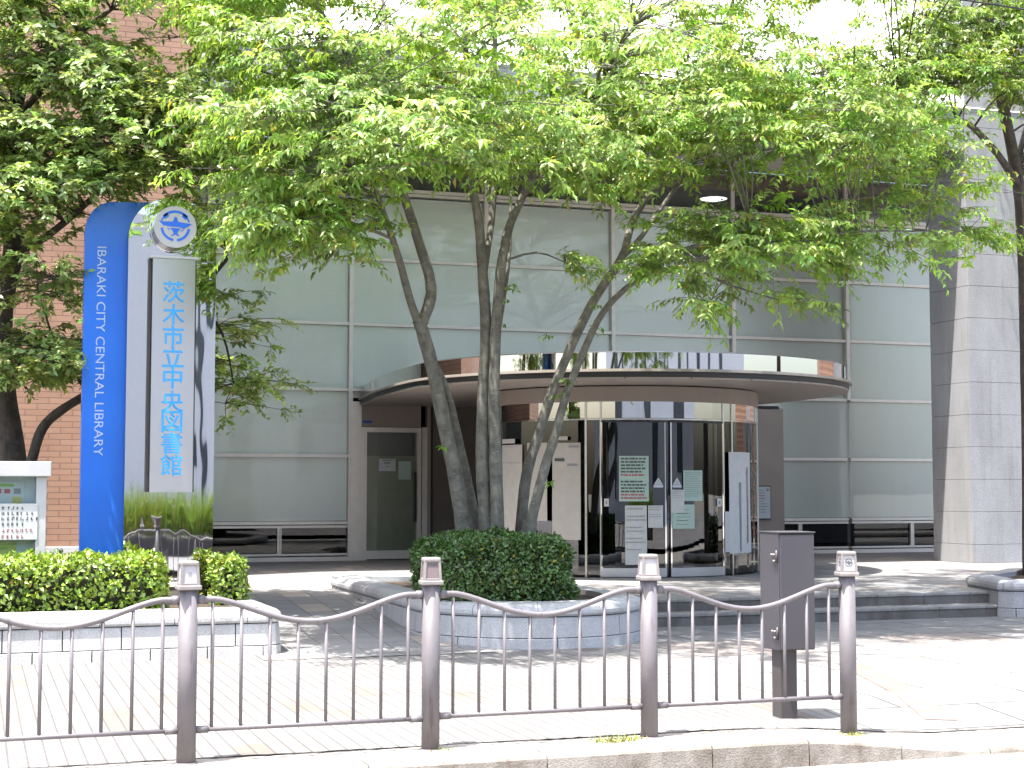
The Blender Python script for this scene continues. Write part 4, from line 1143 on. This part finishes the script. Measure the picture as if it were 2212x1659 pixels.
# ---- the many-stemmed tree in the round planter
BB = M['bark']
t1 = thing('zelkova_tree', 'tall tree with five slender grey stems rising from the round planter, light green leaves', 'tree', (5.05, 15.2, 0.36))
A_ = 15.2
stems = [
    ([(1010, 1215, 15.3), (1003, 1160, 15.3), (986, 1040), (958, 910), (936, 800, 15.2), (912, 715, 15.1), (903, 690, 15.1)], .084, .062),
    ([(905, 700, 15.1), (885, 645, 15.0), (862, 560, 14.8), (832, 470, 14.6), (800, 385, 14.4), (755, 300, 14.2), (700, 240, 14.0)], .046, .014),
    ([(908, 705, 15.1), (930, 645), (926, 592), (897, 500), (866, 400, 15.0), (846, 330), (800, 210, 14.9), (748, 115), (690, 20, 14.8), (640, -90)], .062, .022),
    ([(846, 330, 15.0), (828, 220, 15.3), (838, 110), (825, -10, 15.5), (800, -120)], .032, .014),
    ([(1035, 1215, 15.5), (1030, 1150, 15.5), (1012, 1050), (988, 940), (966, 850, 15.35), (940, 790, 15.25)], .055, .040),
    ([(1055, 1215, 15.2), (1052, 1160, 15.2), (1042, 1000), (1044, 860), (1050, 720), (1043, 600, 15.1), (1034, 480), (1020, 400), (1014, 300, 15.0), (1008, 150), (998, -60), (990, -160)], .080, .022),
    ([(1078, 1215, 15.1), (1075, 1160, 15.1), (1071, 1000), (1067, 850), (1072, 700), (1081, 590, 15.0), (1097, 500), (1132, 420), (1172, 350, 14.8), (1235, 260), (1305, 160, 14.5), (1360, 60)], .076, .018),
    ([(1043, 600, 15.1), (1061, 480, 15.3), (1071, 350), (1068, 200, 15.5), (1072, 0), (1080, -120)], .040, .018),
    ([(1075, 720, 15.2), (1090, 630, 15.4), (1101, 540, 15.5), (1103, 440, 15.7), (1112, 320, 15.9)], .030, .010),
    ([(1118, 1215, 15.4), (1124, 1150, 15.4), (1138, 1024), (1163, 941), (1200, 828), (1276, 660, 15.6), (1341, 560), (1366, 480, 15.8), (1406, 415), (1476, 350), (1525, 300, 15.9), (1548, 245), (1560, 150), (1580, 20), (1600, -90)], .064, .020),
    ([(1140, 1215, 15.1), (1146, 1150, 15.1), (1152, 1107), (1177, 1010), (1199, 941), (1222, 857), (1256, 770), (1306, 670, 14.9), (1386, 595, 14.6), (1456, 550, 14.3), (1520, 525, 14.1), (1620, 490, 13.9)], .064, .016),
    ([(1341, 560, 15.65), (1386, 510, 15.7), (1456, 410, 15.8), (1521, 325, 15.9)], .034, .018), ([(1456, 410, 15.8), (1483, 395, 15.8), (1533, 378, 15.9), (1600, 380, 16.0)], .016, .008),
    ([(1480, 348, 15.8), (1562, 318, 16.2), (1640, 297, 16.6), (1740, 250, 16.8)], .040, .012),
    ([(1456, 550, 14.3), (1550, 556, 14.1), (1700, 530, 13.9), (1850, 500, 13.8), (2000, 500, 13.7)], .026, .008),
    ([(1456, 550, 14.3), (1550, 605, 14.2), (1680, 648, 14.1)], .018, .006),
    ([(1522, 260, 15.9), (1650, 220, 15.6), (1800, 190, 15.2), (1950, 230, 14.8)], .028, .008),
]
# crown: (x, y, rx, ry, Y, Ydepth, weight) in photo px
ell = [
    # above the picture, forward of the trunk
    (600, -70, 220, 60, 15.6, 2.0, .8), (1350, -175, 280, 60, 12.2, .9, .40), (1800, -165, 280, 60, 12.5, .9, .45), (950, -180, 260, 55, 12.6, .9, .36), (560, -150, 200, 50, 14.5, 1.5, .5),
    # upper masses
    (560, 60, 210, 150, 14.7, 2.3), (760, 90, 200, 150, 14.7, 2.6), (950, 60, 190, 150, 14.8, 3.0), (1140, 70, 190, 150, 14.8, 3.0), (1330, 80, 200, 140, 14.9, 3.0), (1520, 60, 200, 150, 14.9, 2.8), (1680, 130, 150, 120, 14.8, 2.3),
    (620, -120, 260, 130, 14.7, 2.4, .55), (950, -150, 300, 150, 14.8, 3.1, .30), (1330, -150, 300, 150, 14.9, 3.1, .30), (1680, -110, 240, 120, 14.9, 2.4, .30),
    # middle
    (640, 230, 160, 100, 14.3, 2.1), (820, 250, 180, 120, 14.4, 2.4, 1.15), (980, 270, 190, 110, 14.3, 2.4, 1.25), (1160, 240, 190, 120, 14.5, 2.6, 1.2), (1330, 250, 170, 110, 14.7, 2.6, 1.15), (1490, 240, 180, 120, 14.9, 2.6, 1.15), (1650, 260, 170, 110, 14.7, 2.3, 1.1), (1810, 250, 170, 110, 14.3, 1.9, 1.0), (1920, 330, 150, 90, 14.0, 1.8, .9), (1850, 130, 110, 70, 14.8, .9, .8),
    # skirt of the crown
    (930, 360, 120, 50, 14.5, 1.0, .75), (1090, 370, 110, 45, 14.5, .9, .8), (1240, 370, 120, 45, 14.7, .9, .9), (1290, 420, 90, 30, 14.6, .6, .5),
    # dark drooping mass at the left
    (625, 400, 115, 70, 14.6, .9, 1.6), (690, 380, 110, 70, 14.4, .9, 1.4), (650, 485, 95, 50, 14.1, .7, 1.7), (620, 550, 60, 26, 14.0, .5, 1.3), (760, 440, 70, 50, 14.3, .6, .55),
    # flat tiers at the right
    (1480, 385, 110, 45, 15.6, 1.0, .6), (1760, 395, 160, 40, 14.4, .9, .35), (1930, 405, 170, 45, 14.1, .9, .85), (2040, 400, 110, 60, 13.9, .7, .9), (1540, 480, 150, 50, 14.3, .8, .95), (1720, 500, 190, 45, 14.0, .8, 1.0), (1920, 520, 180, 45, 13.8, .8, 1.0), (2070, 510, 90, 45, 13.8, .6, .9),
    (1480, 560, 150, 32, 14.2, .5, 1.1), (1700, 570, 150, 28, 14.0, .5, .9), (1600, 655, 120, 20, 14.1, .35, 1.3), (1720, 632, 90, 20, 14.0, .35, 1.3), (1270, 565, 55, 22, 14.6, .3, .9),
]
holes = [(375, 500, 145, 175), (345, 90, 75, 130), (475, 330, 60, 50), (1000, 395, 90, 22), (900, 10, 36, 26), (1440, 20, 50, 20), (700, 150, 26, 18), (1740, 30, 70, 30), (1700, 130, 30, 22), (760, 20, 26, 30), (1600, 390, 130, 26), (1760, 440, 110, 14), (1180, 395, 60, 14), (700, 20, 30, 24), (1420, 140, 40, 26), (560, 300, 40, 30), (1100, 130, 26, 20), (1350, 40, 36, 22), (1260, 125, 60, 42), (850, 135, 40, 28), (1590, 30, 60, 26), (880, 20, 40, 24), (1180, 30, 55, 20), (1640, 95, 30, 30), (480, 190, 50, 30), (1000, 55, 30, 20), (1690, 340, 40, 14), (1470, 330, 45, 22), (1780, 60, 60, 30), (1930, 60, 80, 40)]
ZL = (0.26, 0.40, 0.082)
def zsp(lv, tw, p, out): fan(lv, tw, p, out, 3, 13, 0.36, 0.096, 0.034, ZL, 0.16, 0.03, 0.42)
lv = grow(t1, 'zelkova', stems, BB, ell, holes, 3150, 15.1, 1.4, zsp, seed=3)
# small shoots on the stems
for px, py, Y in ((1105, 615, 15.3), (1095, 700, 15.3), (1100, 650, 15.3), (1220, 850, 15.0), (1215, 820, 15.0), (1195, 725, 15.2), (1300, 660, 15.4), (1285, 700, 15.3), (958, 965, 15.2), (1190, 1040, 15.0)):
    fan(lv, None, aY(px, py, Y - 0.08), (rng.normal(), rng.normal(), 0.1), 2 if py < 900 else 1, 5, 0.12, 0.08, 0.034, (0.14, 0.26, 0.03), 0.15, 0, 0.3)
lv.build('crown', t1, M['leaf'])
# ---- tree at the right edge
t2 = thing('street_tree', 'dark barked tree at the right edge with one long side branch', 'tree', (12.6, 16.6, 0.36))
stems2 = [
    ([(2228, 1260, 16.7), (2226, 1000, 16.7), (2220, 760), (2214, 560), (2205, 430, 16.7), (2195, 370), (2180, 290, 16.6), (2150, 160), (2138, 60, 16.4), (2130, -80)], .115, .05),
    ([(2200, 400, 16.7), (2160, 340, 16.4), (2112, 285, 16.1), (2078, 262, 15.9), (2025, 265, 15.7), (1985, 243, 15.5), (1945, 212, 15.3)], .050, .018),
    ([(2150, 160, 16.4), (2120, 60, 16.0), (2040, 20, 15.6), (1960, -20, 15.4)], .035, .012), ([(2170, 250, 16.6), (2215, 150, 16.3), (2260, 40, 16.1)], .04, .015),
]
ell2 = [(1900, -110, 260, 70, 17.2, 1.6, 1.5), (2250, -140, 260, 90, 18.6, 2.0, 1.2), (1650, -120, 200, 60, 16.8, 1.2, .6), (2340, 160, 110, 220, 19.6, 1.5, 1.0), (2330, -60, 160, 120, 19.8, 1.6, .9), (2400, 400, 130, 140, 19.4, 1.2, .6), (2100, -150, 300, 60, 13.0, 1.2, .7), (2300, -200, 250, 100, 14.0, 1.5, .4), (2080, 60, 130, 70, 15.8, .8, 1.1), (1960, 20, 120, 50, 15.6, .7, .7), (2190, 100, 90, 130, 16.0, .8, 1.2), (2050, 140, 120, 60, 15.3, .7, 1.1), (2150, 230, 80, 60, 16.0, .6, .8), (1960, 130, 90, 60, 15.2, .5, .7), (2230, 330, 50, 60, 16.2, .5, .5), (2200, -90, 200, 90, 16, 1.2, .7), (1990, -90, 150, 70, 15.6, 1, .5), (2330, 60, 120, 200, 16.3, 1.2, .8), (2215, 790, 14, 10, 16.3, .1, .04), (1790, 95, 60, 30, 15.4, .4, .3), (1840, 20, 90, 26, 15.6, .5, .4), (2350, 250, 100, 120, 16.5, 1, .5)]
lv = grow(t2, 'street', stems2, M['bark_dark'], ell2, [(2000, 245, 60, 40), (2110, 330, 50, 50)], 1750, 15.8, .8, lambda lv, tw, p, out: fan(lv, tw, p, out, 3, 12, 0.34, 0.088, 0.036, (0.19, 0.30, 0.05), 0.16, 0.02, 0.4), seed=5)
lv.build('crown', t2, M['leaf'])
# ---- broadleaf evergreen at the left
t3 = thing('camphor_tree', 'broad evergreen with glossy leaves and dark trunk before the brick wall', 'tree', (0.3, 17.3, 0.3))
stems3 = [
    ([(40, 1190, 17.3), (36, 1060, 17.3), (22, 960), (10, 870), (0, 760, 17.2), (8, 640), (28, 540, 17.1), (18, 400), (30, 260, 17.0), (45, 150), (30, 20, 17.0), (20, -100)], .17, .05),
    ([(52, 1080, 17.2), (70, 990, 17.1), (92, 925), (130, 888, 16.9), (190, 850, 16.8), (260, 800, 16.7), (330, 720, 16.8), (420, 640, 16.9), (490, 560, 17.0)], .062, .022),
    ([(28, 540, 17.1), (70, 530, 16.9), (140, 480, 16.6), (230, 400, 16.4), (320, 320, 16.4), (390, 230, 16.4)], .05, .014),
    ([(30, 260, 17.0), (100, 180, 16.7), (150, 90, 16.6), (240, 20, 16.5), (320, -60, 16.5)], .045, .014),
    ([(420, 640, 16.9), (480, 720, 17.1), (505, 830, 17.2)], .02, .008), ([(190, 850, 16.8), (120, 740, 16.5), (80, 620, 16.3)], .02, .008),
    ([(45, 150, 17), (-60, 80, 16.8), (-160, 40, 16.6)], .04, .015), ([(8, 640, 17.2), (-80, 560, 17), (-180, 480, 16.8)], .05, .015),
]
ell3 = [
    (60, 60, 130, 110, 16.6, 1.0, .9), (220, 50, 120, 90, 16.4, .9, 1.0), (320, 20, 80, 50, 16.3, .7, .6), (40, 200, 100, 90, 16.6, .9, .7), (200, 190, 110, 80, 16.2, .9, .9), (330, 200, 130, 80, 16.2, .9, 1.1), (420, 110, 60, 60, 16.4, .5, .3),
    (120, 310, 140, 80, 16.1, .9, 1.2), (270, 310, 130, 80, 16.0, .8, 1.2), (390, 320, 90, 60, 16.3, .6, .85), (60, 400, 110, 70, 16.2, .8, 1.1), (210, 410, 120, 60, 16.1, .7, .95), (330, 385, 80, 50, 16.2, .5, .6), (390, 410, 50, 40, 16.4, .4, .3),
    (90, 480, 80, 40, 16.3, .5, .5), (250, 470, 100, 40, 16.3, .5, .5), (200, 560, 40, 60, 17.2, .3, .25),
    (80, 600, 100, 60, 16.2, .6, 1.1), (150, 650, 50, 50, 17.0, .4, .5), (60, 760, 90, 60, 16.3, .6, 1.0), (130, 790, 70, 60, 16.4, .5, .8), (90, 850, 60, 30, 16.4, .4, .4), (165, 720, 30, 50, 17.2, .3, .3),
    (490, 490, 45, 55, 16.9, .5, .6), (500, 570, 40, 55, 16.9, .5, .6), (490, 640, 30, 25, 17, .4, .15), (500, 720, 42, 45, 17.1, .5, .65), (505, 820, 40, 60, 17.2, .5, .75), (500, 900, 32, 28, 17.2, .4, .35), (440, 500, 60, 80, 17.1, .5, .5), (430, 760, 60, 150, 17.2, .5, .5),
    (150, -90, 260, 90, 16.5, 1.2, .7), (-120, 100, 120, 200, 16.8, 1.2, .5), (-120, 450, 120, 200, 16.8, 1.0, .5),
]
holes3 = [(115, 215, 40, 26), (345, 60, 38, 70), (150, 470, 40, 20), (120, 540, 70, 18), (330, 425, 40, 30), (290, 200, 12, 25)]
lv = grow(t3, 'camphor', stems3, M['bark_dark'], ell3, holes3, 2000, 16.4, .8, lambda lv, tw, p, out: fan(lv, tw, p, out, 3, 10, 0.24, 0.088, 0.042, (0.26, 0.36, 0.105), 0.2, 0.012, 0.15, 0.6), seed=8)
lv.build('crown', t3, M['leaf_gloss'], 0.18, 0.1)

# ------------------------------------------------------------------ hedges
def hedge(name, label, cat, x0, x1, y0, y1, z0, z1, n, L, W, base, var, r, rag=0.03, mat='leaf_hedge', hid=0.10):
    root = thing(name, label, cat, ((x0 + x1) / 2, (y0 + y1) / 2, z0))
    lv = Leaves()
    cx, cy = (x0 + x1) / 2, (y0 + y1) / 2; hx, hy, hz = (x1 - x0) / 2, (y1 - y0) / 2, z1 - z0
    # points on a rounded box, weighted to the faces, pushed in at random
    m = 0; P = []; Nr = []
    A = np.array([2 * hx * 2 * hy, 2 * hx * hz, 2 * hx * hz, 2 * hy * hz, 2 * hy * hz]); A = A / A.sum()
    f = rng.choice(5, n, p=A); u = rng.uniform(-1, 1, n); v = rng.uniform(-1, 1, n)
    pos = np.zeros((n, 3)); nr = np.zeros((n, 3))
    pos[f == 0] = np.stack([u * hx, v * hy, np.full(n, hz)], 1)[f == 0]; nr[f == 0] = (0, 0, 1)
    for k, (sx, sy) in {1: (0, -1), 2: (0, 1), 3: (-1, 0), 4: (1, 0)}.items():
        s = f == k
        if sx == 0: pos[s] = np.stack([u * hx, np.full(n, sy * hy), (v + 1) / 2 * hz], 1)[s]
        else: pos[s] = np.stack([np.full(n, sx * hx), u * hy, (v + 1) / 2 * hz], 1)[s]
        nr[s] = (sx, sy, 0)
    # round the corners
    c = pos.copy(); c[:, 0] = np.clip(c[:, 0], -hx + r, hx - r); c[:, 1] = np.clip(c[:, 1], -hy + r, hy - r); c[:, 2] = np.minimum(c[:, 2], hz - r * .7)
    d = pos - c; ln = np.linalg.norm(d, axis=1, keepdims=True); d = np.where(ln > 1e-6, d / np.maximum(ln, 1e-6), nr)
    pos = c + d * np.minimum(ln, r)
    # uneven clipping: low-frequency bulges
    bul = 0.6 * np.sin(pos[:, 0] * 6.1 + 1) * np.sin(pos[:, 1] * 5.3) + 0.5 * np.sin(pos[:, 0] * 13 + pos[:, 2] * 9) + 0.4 * np.sin(pos[:, 2] * 17 + pos[:, 1] * 11)
    dep = np.abs(rng.normal(0, hid * 0.6, n)) - 0.02
    pos = pos - d * dep[:, None] + d * (bul * rag)[:, None] + np.array([cx, cy, z0])
    ld_ = d * 0.55 + rng.normal(0, 0.62, (n, 3)) + np.array([0, 0, 0.22])
    nn_ = d + np.array([0, 0, 0.55]) + rng.normal(0, 0.55, (n, 3))
    sz = rng.uniform(0.6, 1.2, n)
    lv.add(pos, ld_, nn_, L * sz, W * sz, leaf_colors(n, base, var, 0.01))
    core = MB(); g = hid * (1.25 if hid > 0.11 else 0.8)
    core.box(x0 + g, x1 - g, y0 + g, y1 - g, z0 - 0.02, z1 - g, M['hedge_core'], min(0.1, r))  # dark inner box, no stem: shade among the twigs is put into its colour
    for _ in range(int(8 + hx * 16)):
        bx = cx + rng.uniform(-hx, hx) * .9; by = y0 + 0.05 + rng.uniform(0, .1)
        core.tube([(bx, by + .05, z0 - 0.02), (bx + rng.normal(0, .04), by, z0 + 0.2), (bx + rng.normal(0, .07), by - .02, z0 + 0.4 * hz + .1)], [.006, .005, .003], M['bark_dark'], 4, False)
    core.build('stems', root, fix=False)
    lv.build('foliage', root, M[mat], 0.2, 0.15)
    return root
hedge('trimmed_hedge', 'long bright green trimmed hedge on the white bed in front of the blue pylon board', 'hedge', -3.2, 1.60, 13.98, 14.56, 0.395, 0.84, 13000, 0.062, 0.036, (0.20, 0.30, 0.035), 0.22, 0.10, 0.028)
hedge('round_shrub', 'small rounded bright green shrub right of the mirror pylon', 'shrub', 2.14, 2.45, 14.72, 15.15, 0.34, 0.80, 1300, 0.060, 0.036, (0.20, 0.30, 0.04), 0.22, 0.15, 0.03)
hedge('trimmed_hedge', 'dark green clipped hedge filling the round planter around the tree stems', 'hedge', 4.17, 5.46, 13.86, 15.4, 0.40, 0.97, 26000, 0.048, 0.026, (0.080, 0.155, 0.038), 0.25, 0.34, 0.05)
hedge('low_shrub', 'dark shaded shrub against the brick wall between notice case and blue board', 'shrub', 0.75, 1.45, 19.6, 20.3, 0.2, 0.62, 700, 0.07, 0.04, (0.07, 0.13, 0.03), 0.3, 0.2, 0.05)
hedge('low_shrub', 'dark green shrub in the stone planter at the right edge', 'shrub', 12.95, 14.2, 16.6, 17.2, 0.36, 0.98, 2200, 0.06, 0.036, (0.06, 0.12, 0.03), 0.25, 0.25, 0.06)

# ------------------------------------------------------------------ weeds at the post feet
def weeds(x, y, n, sp, h, label):
    root_z = dip(x, y)
    lv = Leaves(); p = np.stack([x + rng.normal(0, sp, n), y + rng.normal(0, 0.022, n), np.full(n, root_z - 0.004)], 1)
    d = np.stack([rng.normal(0, .7, n), rng.normal(0, .5, n), rng.uniform(.3, 1.1, n)], 1)
    lv.add(p, d, rng.normal(0, 1, (n, 3)) + np.array([0, -.5, .6]), h * rng.uniform(.5, 1.2, n), 0.008 * rng.uniform(.8, 1.6, n), leaf_colors(n, (0.20, 0.24, 0.06), 0.25, 0.2))
    o = lv.build('weed_tuft', None, M['leaf_hedge'], 0.2, 0.2); tag(o, label, 'weeds', 'weeds along the kerb strip')
weeds(3.56, 8.42, 150, 0.075, 0.05, 'pale green weed tuft on the kerb left of the third fence post')
weeds(5.08, 8.42, 60, 0.05, 0.035, 'thin weed tuft at the foot of the rightmost fence post')
weeds(2.50, 8.45, 16, 0.03, 0.03, 'few dry weed blades beside the foot of the second fence post')

# ------------------------------------------------------------------ overhead cables, top right
for (a, b_, lab) in (((1780, -60, 13.0), (2400, 36, 12.0), 'thin black overhead cable crossing the top right corner, lower one'), ((1840, -58, 13.2), (2450, 12, 12.2), 'thin black overhead cable crossing the top right corner, upper one')):
    p, q = aY(*a), aY(*b_); e = q + (q - p) * 2; s = p - (q - p) * 1.5
    C = [s + (e - s) * t + np.array([0, 0, -0.6 * 4 * t * (1 - t) * 0.1]) for t in [i / 30 for i in range(31)]]
    o = MB().tube([tuple(c) for c in C], 0.009, M['rubber'], 6).build('overhead_cable'); tag(o, lab, 'cable', 'overhead cables')

# ------------------------------------------------------------------ across the road (what the mirrors and panes show)
of = thing('office_building', 'white clad building with tall dark window strips across the road', 'building', (6, -24, 0))
b = MB(); b.box(-18, 44, -32, -24, -0.02, 11.0, M['office']); b.build('wall', of)
for i, x in enumerate((-14, -10.5, -5, -1.2, 2.6, 6.2, 7.4, 11.5, 15, 19, 24, 29)):
    wd = (1.6, 0.7, 1.2, 0.6, 1.0, 0.35, 0.35, 1.1, 0.6, 1.4, 0.8, 1.6)[i]
    b = MB(); b.box(x, x + wd, -24.0, -23.93, 1.0 + (i % 3) * 0.6, 8.2 + (i % 2) * 1.4, M['office_dark']); b.build('window', of)
pl = thing('grass_planter', 'dark concrete trough planted with tall grass across the road', 'planter', (4.5, -5, 0))
MB().box(1.6, 9.6, -5.7, -4.7, -0.02, 0.35, M['pole_grey'], 0.02).build('trough', pl)
lv = Leaves(); n = 4200
p = np.stack([rng.uniform(1.7, 9.5, n), rng.uniform(-5.6, -4.8, n), np.full(n, 0.33)], 1)
lv.add(p, np.stack([rng.normal(0, .25, n), rng.normal(0, .25, n), np.ones(n)], 1), rng.normal(0, 1, (n, 3)), rng.uniform(.6, 1.4, n), rng.uniform(.02, .035, n), leaf_colors(n, (0.17, 0.26, 0.04), 0.25, 0.1))
lv.build('grass', pl, M['leaf_hedge'], 0.1, 0.25)
print('scene ready', len(bpy.data.objects))
